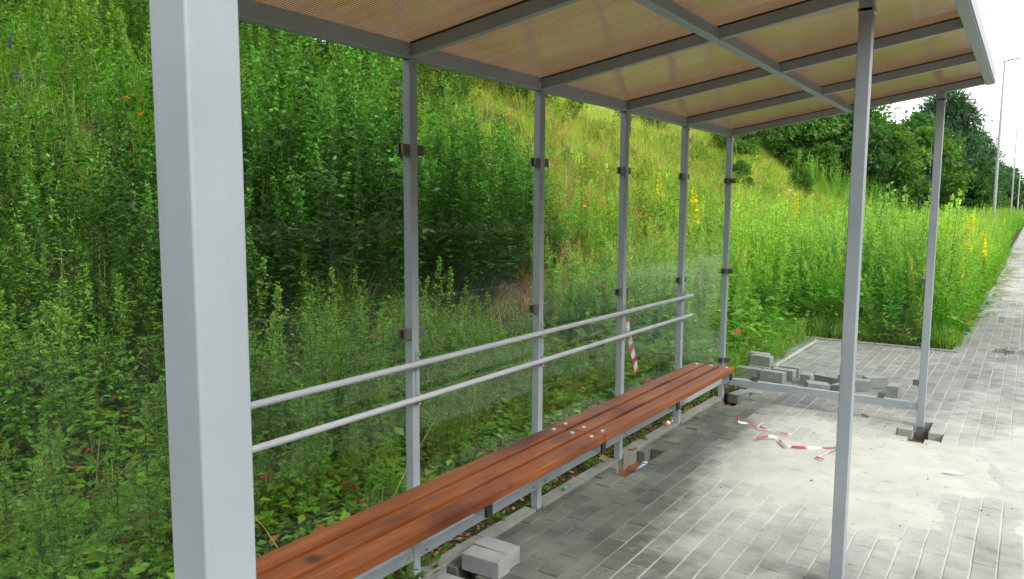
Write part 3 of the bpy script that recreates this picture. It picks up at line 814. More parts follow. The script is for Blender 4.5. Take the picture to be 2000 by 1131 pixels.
# weeds higher up the bank, all merged
x, y = rnd(4700, -9.5, -2.6, -3, 34)
bushz = (x > -5.6) & (y > 2.6) & (y < 8.6)
k = inview(x, y, .45) & ~(bare(x, y) & (RNG.random(len(x)) < .9)) & ~(bushz & (RNG.random(len(x)) < .9)) & (RNG.random(len(x)) < np.where(y > 13, .30, .95)*np.clip(.2+1.35*vnoise(x*.8, y*.8, 88), 0, 1))
x, y = x[k], y[k]
sh = np.where((y > 9)[:, None], np.array([[1.45, 1.2, 1.2]]), np.array([[1.0, 1.0, 1.0]]))
stuff('bank_weeds', mgl + [lowweed(130+i, .75, 95, (.075, .21, .025), .008, .095) for i in range(4)] + [mugwort(330+i, .9, .5, G_LIME, (.2, .28, .08)) for i in range(3)], np.stack([x, y, ground_z(x, y)], 1), RNG.uniform(.5, 1.0, len(x)), 'mixed tall weeds crowding the upper bank', 'weeds', RNG.normal(0, .1, (len(x), 2)), sh*(.62+.8*fbm(x*1.2, y*1.2, 74))[:, None])

# --- dense bushes along the foot of the bank
bs = [shrub(400+i, 2.1, 1.2, 44) for i in range(4)]
bm = place_meshes('bush', bs, M_LEAF)
spots = [(-3.1, 2.2, .70), (-3.3, 3.5, .98), (-3.05, 4.4, 1.05), (-3.35, 5.3, 1.10), (-3.15, 6.2, 1.06), (-3.5, 7.0, 1.0), (-3.9, 7.9, .92), (-4.4, 4.0, 1.0), (-4.5, 5.4, 1.05), (-4.7, 6.8, 1.0), (-4.2, 2.6, .8), (-5.4, 8.6, .8), (-3.0, 5.8, .95), (-3.8, 4.7, 1.15), (-3.0, 3.0, .75), (-3.7, 8.7, .72), (-4.5, 9.5, .75), (-5.6, 10.0, .7)]
sp = np.array(spots)
place('bush', bm, np.stack([sp[:,0], sp[:,1], ground_z(sp[:,0], sp[:,1])-.03], 1), RNG.uniform(0, 2*pi, len(sp)), sp[:,2], 'dense dark green bush at the foot of the bank behind the glass', 'bush', 'dark bushes on the bank')
bs2 = [shrub(420+i, 1.7, 1.0, 26, (.06, .13, .03), (.12, .2, .05), .8, .09) for i in range(3)]
bm2 = place_meshes('bank_bush', bs2, M_LEAF)
uy = np.arange(-3., 19, .85); sp = np.stack([-9.3 + .5*np.sin(uy*2.1) + .35*np.sin(uy*5.3), uy, 1.15 + .25*np.sin(uy*3.3)], 1)
sp = np.concatenate([sp, sp*[1,1,1.25] + [-1.5,.4,0], np.array([(-7.2, 2.7, .8), (-7.6, 5.2, .9), (-7.9, 1.2, .9)])])
place('upper_bush', bm2, np.stack([sp[:,0], sp[:,1], ground_z(sp[:,0], sp[:,1])-.03], 1), RNG.uniform(0, 2*pi, len(sp)), sp[:,2], 'mid green bush on top of the bank above the dark bushes', 'bush', 'bushes along the top of the bank')

# --- bright feathery weeds of the verge beyond the paving
fe = [feather(500+i, RNG.uniform(1.05, 1.45), 1., g_, t_) for i, (g_, t_) in enumerate((((.13,.35,.032),(.25,.43,.075)), ((.09,.27,.03),(.16,.36,.06)), ((.17,.38,.05),(.33,.46,.12)), ((.13,.33,.05),(.22,.40,.10)), ((.20,.35,.05),(.38,.44,.14)), ((.10,.31,.026),(.2,.4,.06))))] + [mugwort(540+i, 1.3, .8, (.12, .32, .03), (.27, .45, .10), 14) for i in range(3)]
fel = [feather(520+i, 1.3, .45) for i in range(6)] + [mugwort(550, 1.45, .6, (.12, .32, .03), (.27, .45, .10), 14)]
x, y = rnd(6200, -4.2, 1.44, 9.92, 36)
x1, y1 = rnd(420, -2.3, -.3, 6.6, 10); x, y = np.concatenate([x, x1]), np.concatenate([y, y1])
k = inview(x, y) & ((x > -2.3) | (RNG.random(len(x)) < .22)) & (RNG.random(len(x)) < np.where(y < 16, .95, .62)) & ~((y < 9.95) & (x > -.45-.6*RNG.random(len(x))))
x, y = x[k], y[k]; o_ = np.argsort(dist(x, y)); x, y = x[o_], y[o_]
z = np.where(x > -.3, -.03, hgt(np.minimum(x, -.06), y))
edge = np.clip(np.minimum((y-9.8)/.7+.45, (1.62-x)/.6+.3), .6, 1); edge = np.where(y < 9.95, .8, edge)*np.where(y < 14, 1.14, 1)
sc = RNG.uniform(.62, 1.12, len(x))*edge
pz = np.stack([x, y, z], 1); ni = 290
fm = place_meshes('feathery_weed', fe, M_LEAF)
place('feathery_weed', fm, pz[:ni], RNG.uniform(0, 2*pi, ni), sc[:ni], 'bright green feathery weed at the near edge of the verge beyond the paving', 'weed', 'feathery weeds at the edge of the verge', RNG.normal(0, .07, (ni, 2)))
stuff('verge_weeds', fel, pz[ni:], sc[ni:]*1.08, 'tall feathery weeds filling the verge along the path', 'weeds', RNG.normal(0, .08, (len(x)-ni, 2)), np.stack([.62+.95*fbm(x[ni:]*.9, y[ni:]*.6, 71)+.25*vnoise(x[ni:]*5, y[ni:]*5, 72), .68+.62*fbm(x[ni:]*.9, y[ni:]*.6, 71)+.25*vnoise(x[ni:]*5, y[ni:]*5, 72), .6+1.1*fbm(x[ni:]*.7, y[ni:]*.7, 73)], 1))
x, y = rnd(2600, -7, 1.42, 34, 110)
k = inview(x, y); x, y = x[k], y[k]
stuff('far_verge_weeds', fel[:3], np.stack([x, y, np.where(x > -.3, -.03, hgt(np.minimum(x, -.06), y))], 1), RNG.uniform(.9, 1.5, len(x)), 'distant green weeds beside the path towards the lamps', 'weeds')

x, y = rnd(420, -.6, 1.44, 9.9, 12.5); x2, y2 = rnd(300, .9, 1.46, 12, 24); x3, y3 = rnd(260, -1.5, -.25, 5.8, 9.9)
x, y = np.concatenate([x, x2, x3]), np.concatenate([y, y2, y3])
stuff('verge_ground_cover', lw + [lowweed(140+i, .5, 60, (.12, .30, .035), .03, .075) for i in range(4)] + st[:1], np.stack([x, y, np.where(x > -.3, -.03, hgt(np.minimum(x, -.06), y))], 1), RNG.uniform(.7, 1.5, len(x)), 'leafy undergrowth between the stems at the edge of the verge', 'weeds')
# --- wildflowers
def flower_spike(seed, h, col, n=70, R=.022, frac=.38):
    r = np.random.default_rng(seed); p = PL()
    bend = r.normal(0, .05, 2)
    def at(t): t = np.asarray(t)[..., None]; return np.concatenate([bend[0]*t**2, bend[1]*t**2, t*h], -1)
    p.stem(at(np.linspace(0, 1, 5)), .005, .002, (.1, .16, .05))
    m = 26; t = r.uniform(.03, 1-frac, m); az = r.uniform(0, 2*pi, m); L = .16*(1-t)+.03
    p.leaves(at(t), sph(az, r.uniform(.1, .9, m)), UP + r.normal(0, .3, (m, 3)), L, L*.17, vary((.11, .2, .05), m, r))
    a = p.arrays(); q = PL()
    t = r.uniform(1-frac, 1.0, n); az = r.uniform(0, 2*pi, n); el = r.uniform(-.2, .8, n)
    rad = R*(1.15-(t-(1-frac))/frac*.7)
    q.leaves(at(t) + sph(az, el)*rad[:, None]*.5, sph(az, el), UP + r.normal(0, .6, (n, 3)), rad*1.3, rad*.75, vary(col, n, r, .15))
    return a, q.arrays()
def flowers(name, label, group, cat, protos, pos, scl):
    ms = [(np_mesh('stalk', *a[:2], M_LEAF, a[2]), np_mesh('flower_head', *q[:2], M_PETAL, q[2])) for a, q in protos]
    for i in range(len(pos)):
        s_, h_ = ms[i % len(ms)]
        o = link(bpy.data.objects.new(name, s_)); o.location = pos[i]; o.scale = (scl[i],)*3; o.rotation_euler = (RNG.normal(0, .06), RNG.normal(0, .06), RNG.uniform(0, 6.28))
        tag(o, label, cat, group)
        c = link(bpy.data.objects.new('flower_head', h_)); c.parent = o
yel = [flower_spike(600+i, 1.2, (.80, .69, .04), 110, .046, .42) for i in range(3)]
ypos = [(1.08, 14, 1.35), (1.12, 14.3, 1.15), (1.38, 17, 1.05), (1.41, 17.3, .98), (1.36, 17.9, 1.0), (1.31, 12.3, .8), (1.26, 12.1, .7), (1.14, 11.4, .55), (.8, 10.6, .50), (.88, 10.5, .42), (1.02, 10.3, .42), (-3.2, 21.5, 1.5), (-2.95, 13.2, 1.6), (-2.4, 19.5, 1.2), (-4.2, 14.5, 1.0)]
flowers('yellow_wildflower', 'yellow flower spike standing among the green weeds of the verge', 'yellow flower spikes in the verge', 'flower', yel, [(a, b, float(hgt(min(a, -.06), b)) if a < -.06 else -.02) for a, b, c in ypos], [c for a, b, c in ypos])
def redhead(seed):
    r = np.random.default_rng(seed); p = PL(); h = .85
    p.stem(np.array([(0,0,0),(.02,.01,h*.5),(.03,0,h)]), .002, .0012, (.12, .15, .06))
    m = 14; t = r.uniform(.05, .7, m); az = r.uniform(0, 6.28, m)
    p.leaves(np.stack([.03*t, 0*t, t*h], 1), sph(az, r.uniform(.2, .9, m)), UP + r.normal(0, .3, (m, 3)), .09, .012, vary((.11, .2, .05), m, r))
    q = PL(); n = 9; az = np.linspace(0, 6.28, n)+r.normal(0, .2, n)
    q.leaves(np.repeat(np.array([[.03, 0, h]]), n, 0) + r.normal(0, .006, (n, 3)), sph(az, r.uniform(.1, .9, n)), UP, .032, .020, vary((.42, .075, .03), n, r, .2), wide=.65)
    return p.arrays(), q.arrays()
rx = np.concatenate([RNG.uniform(-2.2, -.5, 18)+.3*np.sin(np.arange(18)), np.repeat(RNG.uniform(-.1, 1.25, 7), 3)+RNG.normal(0, .12, 21), RNG.uniform(-2.8, -.6, 4)]); ry = np.concatenate([np.repeat(RNG.uniform(7.6, 12.5, 6), 3)+RNG.normal(0, .25, 18), np.repeat(RNG.uniform(10.3, 14, 7), 3)+RNG.normal(0, .25, 21), RNG.uniform(5, 8, 4)])
flowers('red_wildflower', 'orange red flower on a thin stem among the green weeds', 'red flowers in the weeds', 'flower', [redhead(640+i) for i in range(3)], [(a, b, float(hgt(min(a, -.06), b)) if a < -.06 else -.02) for a, b in zip(rx, ry)], RNG.uniform(.55, 1.2, len(rx)))
vio = [flower_spike(660+i, .8, (.12, .09, .30), 40, .024, .22) for i in range(2)]
vp = [(-6.6, 3.0), (-6.5, 3.25), (-5.9, 3.3), (-6.0, 3.15), (-6.3, 2.9)]
flowers('violet_wildflower', 'violet flower spike in the long grass high on the bank', 'violet flowers on the bank', 'flower', vio, [(a, b, float(hgt(a, b))) for a, b in vp], [1.0, .9, 1.0, .95, 1.0])
def daisy(seed):
    r = np.random.default_rng(seed); p = PL(); h = .55
    p.stem(np.array([(0,0,0),(.01,.02,h*.5),(.02,.02,h)]), .002, .0012, (.12, .16, .06))
    m = 10; t = r.uniform(.05, .8, m); az = r.uniform(0, 6.28, m)
    p.leaves(np.stack([.02*t, .02*t, t*h], 1), sph(az, r.uniform(.2, .9, m)), UP + r.normal(0, .3, (m, 3)), .07, .010, vary((.11, .2, .05), m, r))
    q = PL(); n = 12; az = np.linspace(0, 6.28, n, endpoint=False)
    q.leaves(np.repeat(np.array([[.02, .02, h]]), n, 0), sph(az, np.full(n, .25)), UP, .022, .006, vary((.8, .8, .74), n, r, .04))
    return p.arrays(), q.arrays()
dx_, dy_ = RNG.uniform(.75, 1.42, 22), RNG.uniform(10.6, 15, 22)
flowers('white_wildflower', 'small white daisy by the path edge of the verge', 'white daisies by the path', 'flower', [daisy(680), daisy(681)], [(a, b, -.02) for a, b in zip(dx_, dy_)], RNG.uniform(.9, 1.7, 22))

us = [shrub(440+i, 1.7, 1.1, 20, (.05, .14, .025), (.10, .21, .04), .6, .13) for i in range(3)]
um = place_meshes('ridge_bush', us, M_LEAF)
uy = np.concatenate([np.arange(26, 62, 1.6), np.arange(40, 80, 2.5)]); ux = -10.4 + .8*np.sin(uy*1.7); ux[23:] = -5.5 + 1.2*np.sin(uy[23:]) + (uy[23:]-40)*.07
place('ridge_bush', um, np.stack([ux, uy, ground_z(ux, uy)-.05], 1), RNG.uniform(0, 6.28, len(ux)), RNG.uniform(.8, 1.25, len(ux)), 'round green bush at the feet of the trees beyond the grassy hillside', 'bush', 'bushes below the ridge trees')
# --- trees
def tree(seed, h, R, green, trunk_h=.3, leaf=.16, nleaf=5200, conif=False, clumps=26, thin=1.):
    r = np.random.default_rng(seed)
    b = MB(); tp = [(0, 0, -.2)]; a = r.uniform(0, 6.28)
    for t in (.25, .5, .75, .93): tp.append((cos(a)*.05*h*t*r.uniform(.3, 1), sin(a)*.05*h*t*r.uniform(.3, 1), h*t))
    b.tube(tp, [h*.022, h*.019, h*.014, h*.008, h*.003], 8)
    cl = []
    for i in range(clumps):
        if conif:
            u = r.uniform(.08, 1.0); rad = R*(1-u)**.75*r.uniform(.55, 1.05)+.08*R; z = h*(.12+.86*u); az = r.uniform(0, 6.28)
        else:
            u = r.uniform(0, 1); el = r.uniform(-.6, 1.45); az = r.uniform(0, 6.28); q = r.uniform(.55, 1)
            rad = R*q*cos(el); z = h*(trunk_h+ (1-trunk_h)*.5) + q*sin(el)*h*(1-trunk_h)*.52
        c = np.array([cos(az)*rad, sin(az)*rad, z]); cl.append(c)
        zz = min(z*.8, h*.88); k = zz/h
        if i % 2 == 0: b.tube([(tp[2][0]*k*1.5, tp[2][1]*k*1.5, zz), (c[0]*.5, c[1]*.5, zz*.6+z*.4), tuple(c)], [h*.007, h*.005, h*.0015], 5, False)
    t = b.v, b.f
    p = PL(); per = nleaf//clumps
    for c in cl:
        s = R*r.uniform(.22, .42)*(.8 if conif else 1)
        d = sph(r.uniform(0, 6.28, per), r.uniform(-1.2, 1.5, per)); q = r.uniform(.15, 1, per)**.45
        pos = c + d*(s*q)[:, None]*np.array([1.15, 1.15, .72 if not conif else .55])
        pos = pos + r.normal(0, s*.10, (per, 3))
        tone = r.uniform(.78, 1.25)
        c_ = vary(np.array(green)*tone, per, r, .22)
        L = leaf*r.uniform(.6, 1.4, per)
        dd = unit(d + r.normal(0, .8, (per, 3)) - UP*.15)
        p.leaves(pos, dd, UP + r.normal(0, .6, (per, 3)), L, L*(.10 if conif else .30), c_)
    return t, p.arrays()
TREES = {}
def plant_tree(kind, spec, x, y, s, rz, label, name='tree', z=None):
    if kind not in TREES:
        (tv, tf), A = tree(*spec[0], **spec[1])
        b = MB(); b.add(tv, tf); me = bpy.data.meshes.new('trunk'); me.from_pydata(tv, [], tf); me.materials.append(M_BARK)
        TREES[kind] = (me, np_mesh('crown', A[0], A[1], M_LEAF, A[2]))
    tm, cm = TREES[kind]
    t = thing(name, label, 'tree', (x, y, float(hgt(min(x, -.06), y)) if z is None else z), 'trees along the bank')
    t.rotation_euler = (0, 0, rz); t.scale = (s,)*3
    for nm, me in (('trunk', tm), ('crown', cm)):
        c = link(bpy.data.objects.new(nm, me)); c.parent = t
BROAD = ((701, 5., 2.3, (.055, .135, .022)), dict(trunk_h=-.05, leaf=.19, nleaf=14000, clumps=60))
BROAD2 = ((702, 4.5, 1.7, (.070, .16, .028)), dict(trunk_h=-.05, leaf=.22, nleaf=6500, clumps=40))
SPARSE = ((703, 5.2, 1.5, (.085, .10, .045)), dict(trunk_h=.25, leaf=.13, nleaf=1300, clumps=22))
PINE = ((704, 9.5, 3.9, (.040, .095, .048)), dict(leaf=.5, nleaf=15000, conif=True, clumps=90))
DARK = ((705, 6.5, 2.8, (.042, .115, .030)), dict(trunk_h=-.05, leaf=.34, nleaf=11000, clumps=60))
for k, spec, x, y, s, rz, lab, nm in (
  ('b', BROAD, -9.3, 37, .95, 0, 'leafy green tree half hidden under the roof edge, first along the ridge', 'broadleaf_tree'),
  ('b', BROAD, -8.6, 43, 1.0, 2, 'broad leafy tree on the ridge just behind the middle front post', 'broadleaf_tree'),
  ('b2', BROAD2, -7.4, 41, .95, 1, 'smaller light green tree in front of the broad ridge tree', 'broadleaf_tree'),
  ('b', BROAD, -6.9, 47, 1.12, 4, 'tall light green tree under the roof edge right of the middle front post', 'broadleaf_tree'),
  ('s', SPARSE, -5.6, 49, .98, 1, 'thin brownish tree with gaps of white sky through its crown', 'sparse_tree'),
  ('b2', BROAD2, -4.6, 47, 1.05, 3, 'round green tree left of the end front post, beside the thin brownish tree', 'broadleaf_tree'),
  ('d', DARK, -6.2, 44, .62, 5, 'low bushy green tree below the thin brownish tree', 'broadleaf_tree'),
  ('b2', BROAD2, -3.6, 52, 1.30, 5, 'light green tree closing the gap just left of the end front post', 'broadleaf_tree'),
  ('d', DARK, -4.9, 56, .92, 1, 'dark tree behind the gap between the ridge trees and the tallest pine', 'broadleaf_tree'),
  ('b', BROAD, -4.6, 64, .8, 5, 'leafy tree rising behind the left edge of the end front post', 'broadleaf_tree'),
  ('p', PINE, -4.6, 76, 1.10, 0, 'tallest dark pine, standing directly behind the end front post', 'pine_tree'),
  ('p', PINE, -2.9, 84, .90, 2, 'dark pine sloping down just to the path side of the tallest pine', 'pine_tree'),
  ('d', DARK, -2.4, 74, .78, 2, 'dark bushy tree in front of the pines behind the first lamp', 'broadleaf_tree'),
  ('b', BROAD, -1.9, 90, .85, 3, 'brighter green tree among the dark pines beside the first lamp', 'broadleaf_tree'),
  ('d', DARK, -1.3, 105, .95, 1, 'dark tree behind the second lamp at the end of the tree belt', 'broadleaf_tree'),
  ('d', DARK, .2, 140, .9, 4, 'far hazy tree beyond the third lamp near the end of the path', 'broadleaf_tree'),
  ('b', BROAD, -1.5, 150, 1.2, 2, 'far green tree behind the third and fourth lamps', 'broadleaf_tree'),
  ('d', DARK, 1.0, 190, 1.0, 2, 'most distant tree at the very end of the path', 'broadleaf_tree'),
  ('s', SPARSE, -7.9, 20.6, .38, 0, 'small bare sapling with a forked trunk in the dry grass on the ridge', 'sapling'),
  ('b2', BROAD2, -6.6, 27, .24, 2, 'small round bush alone on the grassy hillside beyond the end panel', 'hillside_bush'),
  ('b2', BROAD2, -7.8, 30, .45, 2, 'leafy bush at the upper hillside under the roof corner', 'hillside_bush'),
  ('b', BROAD, -5.5, 31, .22, 3, 'dark low bush on the hillside in front of the ridge trees', 'hillside_bush')):
    plant_tree(k, spec, x, y, s, rz, lab, nm)
# wood across the road plus added trees behind the camera (seen only as a reflection in the panes)
A = [tree(720+i, 5.5, 2.6, (.045, .09, .03), .05, .55, 2200, False, 30)[1] for i in range(3)]
px = RNG.uniform(19, 27, 150); py = np.concatenate([RNG.uniform(-60, 31, 100), RNG.uniform(31, 85, 50)])
px = np.concatenate([px, RNG.uniform(-16, 6, 50)]); py = np.concatenate([py, RNG.uniform(-48, -22, 50)])  # unseen trees added behind the camera to keep sky out of the end pane
stuff('roadside_wood', A, np.stack([px, py, np.full(200, -.3)], 1), np.where(px < 10, .75, 1)*np.where(py < 35, 1.75, np.where(py < 48, .9, 1.6))*RNG.uniform(.9, 1.1, 200), 'dark wood across the road, with added trees behind the camera, mirrored faintly in the glass', 'wood')
grid_mesh('far_verge', np.array([14.001, 60.]), np.array([-60, 400.]), lambda X, Y: X*0-.06, M_SOIL)
# ------------------------------------------------------------------ loose things
def block(c, rz, label, size=(.198, .098, .08), tilt=(0, 0), mat_=None):
    if 6.8 < c[1] < 7.4 and tilt == (0, 0) and size[2] < .085: size = (size[0], size[1], .098); c = (c[0], c[1], .050 if c[2] < .1 else .149)
    b = MB(); b.obox((0, 0, 0), size)
    o = b.build('concrete_block', M_BLOCK, None, .003, 2); o.location = c; o.rotation_euler = (tilt[0], tilt[1], rz)
    return tag(o, label, 'paving block', 'loose concrete paving blocks')
block((.205, 2.252, .041), .05, 'dark damp concrete block on the paving beside the bench, nearer of two', mat_=None)
block((.190, 2.357, .042), -.03, 'light grey concrete block pressed against the dark damp block beside the bench')
block((.165, 2.085, -.035), .06, 'concrete block sunk in the shadowed pit next to the two blocks by the bench')
# the heap behind the end panel
block((-.045, 6.925, .042), -.03, 'bottom block at the bench end of the heap, its long side facing the shelter', (.225, .1, .08))
block((.195, 6.895, .042), -.12, 'bottom front block in the middle of the heap, with a pale scratched face', (.225, .1, .08))
block((.262, 7.045, .042), -.1, 'bottom block tucked behind the scratched front block of the heap')
block((.275, 7.215, .042), -.08, 'bottom block at the back of the heap, grass behind it')
block((.02, 7.060, .042), -.05, 'bottom block hidden under the two upper blocks of the heap')
block((.03, 7.215, .042), -.05, 'bottom rear block under the rear upper block of the heap')
block((.03, 7.095, .123), -.12, 'upper block resting on top of the heap, in front')
block((-.035, 7.225, .123), -.10, 'upper block resting on top of the heap, at the back')
block((.50, 6.99, .042), 1.45, 'block lying end-on just past the heap, partly under a tilted one')
block((.64, 7.06, .075), .15, 'tilted pale block leaning on its neighbours past the heap', (.198, .098, .08), (.55, .1))
block((.80, 7.16, .052), 1.30, 'dark ended block standing behind the tilted pale block', (.198, .09, .1))
block((.62, 6.82, .028), .45, 'flat pale block lying half sunk behind the end rail', (.2, .1, .055), (.1, .1))
block((.83, 6.83, .035), -.55, 'slanting block beside the middle front post, one corner up', (.2, .1, .07), (.12, -.2))
block((.95, 6.98, .03), .2, 'low block seen just past the middle front post', (.16, .1, .06))
block((1.045, 7.17, .052), .52, 'lone yellowish grey block set upright on the paving past the heap', (.19, .105, .1))
block((1.235, 6.945, .042), 1.50, 'small end-on block on the paving closest to the end front post', (.19, .098, .082))
block((.10, 6.17, -.018), 1.35, 'block lowered into the pit at the corner post of the bench end', (.2, .1, .08))
block((.16, 6.33, -.03), .2, 'brownish block at the back of the pit by the bench end corner post', (.2, .09, .08))
M_BRICK = simple('orange_brick', (.36, .13, .06), .9, .3, 40)
b = MB(); b.obox((0,0,0), (.075, .05, .03)); o = b.build('brick_fragment', M_BRICK, None, .006); o.location = (.185, 6.02, -.06); o.rotation_euler = (.1, .2, .5)
tag(o, 'orange brick fragment lying in the pit by the corner post', 'brick')
b = MB(); b.obox((0,0,0), (.06, .018, .012)); o = b.build('brick_fragment', M_BRICK, None, .006); o.location = (1.15, 6.04, .012); o.rotation_euler = (.05, .1, -.35)
tag(o, 'rusty brown chip on the sand under the end rail', 'brick')

# red and white barrier tape
m, nt, ns, L = mat('barrier_tape'); M_TAPE = m
uv = N(nt, 'ShaderNodeAttribute', attribute_name='tint')
principled(nt, uv.outputs['Color'], .45, 0, .4)
def tape(pts, name, label, w=.035, band=.10, seed=1, twist=0., lay=True, parent=None):
    """strip along a polyline, diagonal red and white bands, wrinkled"""
    r = np.random.default_rng(seed); pts = np.array(pts, float)
    seg = np.linalg.norm(np.diff(pts, axis=0), axis=1); cum = np.concatenate([[0], np.cumsum(seg)])
    n = int(cum[-1]/.012)+2; s = np.linspace(0, cum[-1], n)
    c = np.stack([np.interp(s, cum, pts[:, k]) for k in range(3)], 1)
    d = unit(np.gradient(c, axis=0))
    a = unit(np.cross(d, UP)) if lay else np.broadcast_to(np.array([.25, .97, 0]), d.shape)
    nn = np.cross(d, a); ph = np.cumsum(r.normal(0, twist, n)) + (.5 if lay else 0)
    wr = (a*np.cos(ph)[:, None] + nn*np.sin(ph)[:, None])
    ww = w*(.55+.45*np.abs(np.cos(np.cumsum(r.normal(0, .12, n)))))[:, None]
    nv = 5; V = np.stack([c + wr*ww*(t-.5) + UP*(.004*np.sin(9*s+t*4))[:, None] for t in np.linspace(0, 1, nv)], 1)
    if lay: V[..., 2] = np.maximum(V[..., 2], .012)
    ti = np.linspace(0, 1, nv)[None]; q = ((s[:, None] + ti*w*.8) % (2*band)) < band
    T = np.where(q[..., None], np.array([.52, .045, .07]), np.array([.80, .79, .78]))
    i = (np.arange(n-1)*nv)[:, None] + np.arange(nv-1)[None]
    F = np.stack([i, i+1, i+1+nv, i+nv], -1).reshape(-1, 4)
    me = np_mesh(name, V.reshape(-1, 3), F, M_TAPE, T.reshape(-1, 3), smooth=True)
    o = link(bpy.data.objects.new(name, me)); so = o.modifiers.new('thick', 'SOLIDIFY'); so.thickness = .0006
    return tag(o, label, 'tape')
tape([(.36, 5.33, .035), (.40, 5.24, .02), (.46, 5.25, .018), (.55, 5.21, .016), (.585, 5.24, .05), (.57, 5.20, .02), (.66, 5.18, .016), (.80, 5.165, .014)], 'barrier_tape', 'crumpled red and white tape strip on the sand nearest the bench end', .017, .085, 3, .22)
tape([(.63, 4.92, .018), (.70, 4.99, .03), (.75, 5.01, .018), (.80, 4.92, .016), (.855, 4.835, .016), (.95, 4.88, .018), (1.10, 4.97, .02), (1.16, 5.01, .03), (1.15, 4.92, .022), (1.10, 4.78, .02), (1.085, 4.70, .028), (1.13, 4.70, .02)], 'barrier_tape', 'longer kinked red and white tape on the sand behind the middle front post', .017, .10, 5, .22)
tape([(-.045, 4.175, .90), (-.045, 4.20, .85), (-.046, 4.26, .70), (-.05, 4.33, .58), (-.055, 4.38, .50)], 'barrier_tape', 'red and white striped tape hanging behind the glass below the lean rails', .05, .055, 8, .02, False)
tape([(-.03, 4.84, .022), (-.025, 4.90, .03), (-.03, 4.96, .022), (-.02, 5.03, .03)], 'barrier_tape', 'scrap of red and white tape on the kerb under the far bench end', .025, .05, 9, .15)
tape([(2.29, 4.38, .018), (2.36, 4.36, .022), (2.43, 4.33, .018)], 'barrier_tape', 'tiny red tape scrap alone on the sand towards the road', .02, .3, 10, .1)
# litter
M_CARTON = mat('carton')[0]; nt = M_CARTON.node_tree
at = N(nt, 'ShaderNodeTexCoord'); mp = N(nt, 'ShaderNodeMapping'); mp.inputs['Scale'].default_value = (9, 30, 9)
nt.links.new(at.outputs['Object'], mp.inputs['Vector']); nn_ = noise(nt, mp.outputs[0], 1.4, 2)
principled(nt, ramp(nt, nn_, [(.46, (.72, .76, .80)), (.5, (.05, .13, .5)), (.56, (.05, .13, .5)), (.58, (.70, .75, .80))]).outputs[0], .4)
b = MB(); b.lathe((0,0,0), [(.02,-.075),(.033,-.066),(.033,.02),(.028,.03),(.033,.045),(.033,.066),(.024,.075)], 14, axis='y')
o = b.build('drink_can', M_CARTON, None, .001); o.location = (.185, 3.985, -.028); o.rotation_euler = (.1, 0, .12); o.scale = (1, 1, .72)
tag(o, 'crushed white and blue drink can lying in the pit under the bench', 'can')
M_CAP = simple('green_plastic', (.08, .32, .2), .4)
b = MB(); b.lathe((0,0,0), [(.0155,0),(.0155,.010),(.013,.0125),(.004,.013)], 18)
o = b.build('bottle_cap', M_CAP, None); o.location = (.012, 3.29, .018); tag(o, 'pale green bottle cap on the kerb under the bench joint', 'bottle cap')
def drop_leaf(x, y, z, L, col, label, name='dry_leaf', rz=0., cup=.5):
    p = PL(); az = np.array([rz]); p.leaves(np.array([[0, 0, 0.]]), sph(az, np.array([.1])), UP[None], L, L*.36, np.array([col]), cup, -.1)
    a = p.arrays(); o = link(bpy.data.objects.new(name, np_mesh(name, a[0], a[1], M_LEAF, a[2]))); o.location = (x, y, z)
    so = o.modifiers.new('thick', 'SOLIDIFY'); so.thickness = .001
    return tag(o, label, 'leaf')
drop_leaf(.0, 4.16, .03, .07, (.55, .27, .10), 'curled tan leaf on the kerb beside the post above the pit')
drop_leaf(-.01, 3.83, .03, .09, (.40, .36, .22), 'dry pale leaf propped on the kerb against the post by the pit', rz=2.2, cup=.9)
# dry plant clump on the path, white scrap
p = PL(); r_ = np.random.default_rng(9); n_ = 60
p.leaves(np.stack([r_.normal(0, .09, n_), r_.normal(0, .05, n_), r_.uniform(.004, .03, n_)], 1), sph(r_.uniform(0, 6.28, n_), r_.uniform(-.1, .3, n_)), UP + r_.normal(0, .2, (n_, 3)), r_.uniform(.04, .12, n_), .008, vary((.13, .085, .05), n_, r_))
a = p.arrays(); o = link(bpy.data.objects.new('withered_plant', np_mesh('withered_plant', a[0], a[1], M_LEAF, a[2]))); o.location = (2.02, 9.95, .008)
tag(o, 'withered brown clump of plant lying on the sandy path', 'dead plant')
M_PAPER = simple('white_paper', (.75, .75, .73), .7)
b = MB(); b.add([(0,0,0),(.09,.012,.006),(.11,.035,.002),(.02,.032,.009)], [(0,1,2,3)]); o = b.build('paper_scrap', M_PAPER, None); o.location = (1.79, 4.88, .02)
so = o.modifiers.new('thick', 'SOLIDIFY'); so.thickness = .002; tag(o, 'white paper scrap on the sand beyond the middle front post', 'paper')
# leaf litter, gravel and sprigs along the kerb, crumbs on the sand
rr = np.random.default_rng(21); n_ = 2600; p = PL()
x = rr.uniform(-.34, -.055, n_); y = rr.uniform(.6, 6.2, n_)
q = rr.random(n_); c = np.where((q < .4)[:, None], vary((.33, .17, .075), n_, rr, .3), np.where((q < .75)[:, None], vary((.16, .11, .07), n_, rr, .3), vary((.42, .36, .26), n_, rr, .2)))
p.leaves(np.stack([x, y, ground_z(x, y)+rr.uniform(0, .03, n_)], 1), sph(rr.uniform(0, 6.28, n_), rr.uniform(-.3, .5, n_)), UP + rr.normal(0, .4, (n_, 3)), rr.uniform(.012, .05, n_), rr.uniform(.004, .014, n_), c)
a = p.arrays(); o = link(bpy.data.objects.new('leaf_litter', np_mesh('leaf_litter', a[0], a[1], M_LEAF, a[2]))); tag(o, 'brown leaf litter and chippings in the gap behind the kerb', 'litter', None, 'stuff')
n_ = 420; p = PL(); x = rr.uniform(-.05, 3.4, n_); y = rr.uniform(1.6, 7.5, n_)
zz = np.maximum(sandz(x, y), 0)+.001
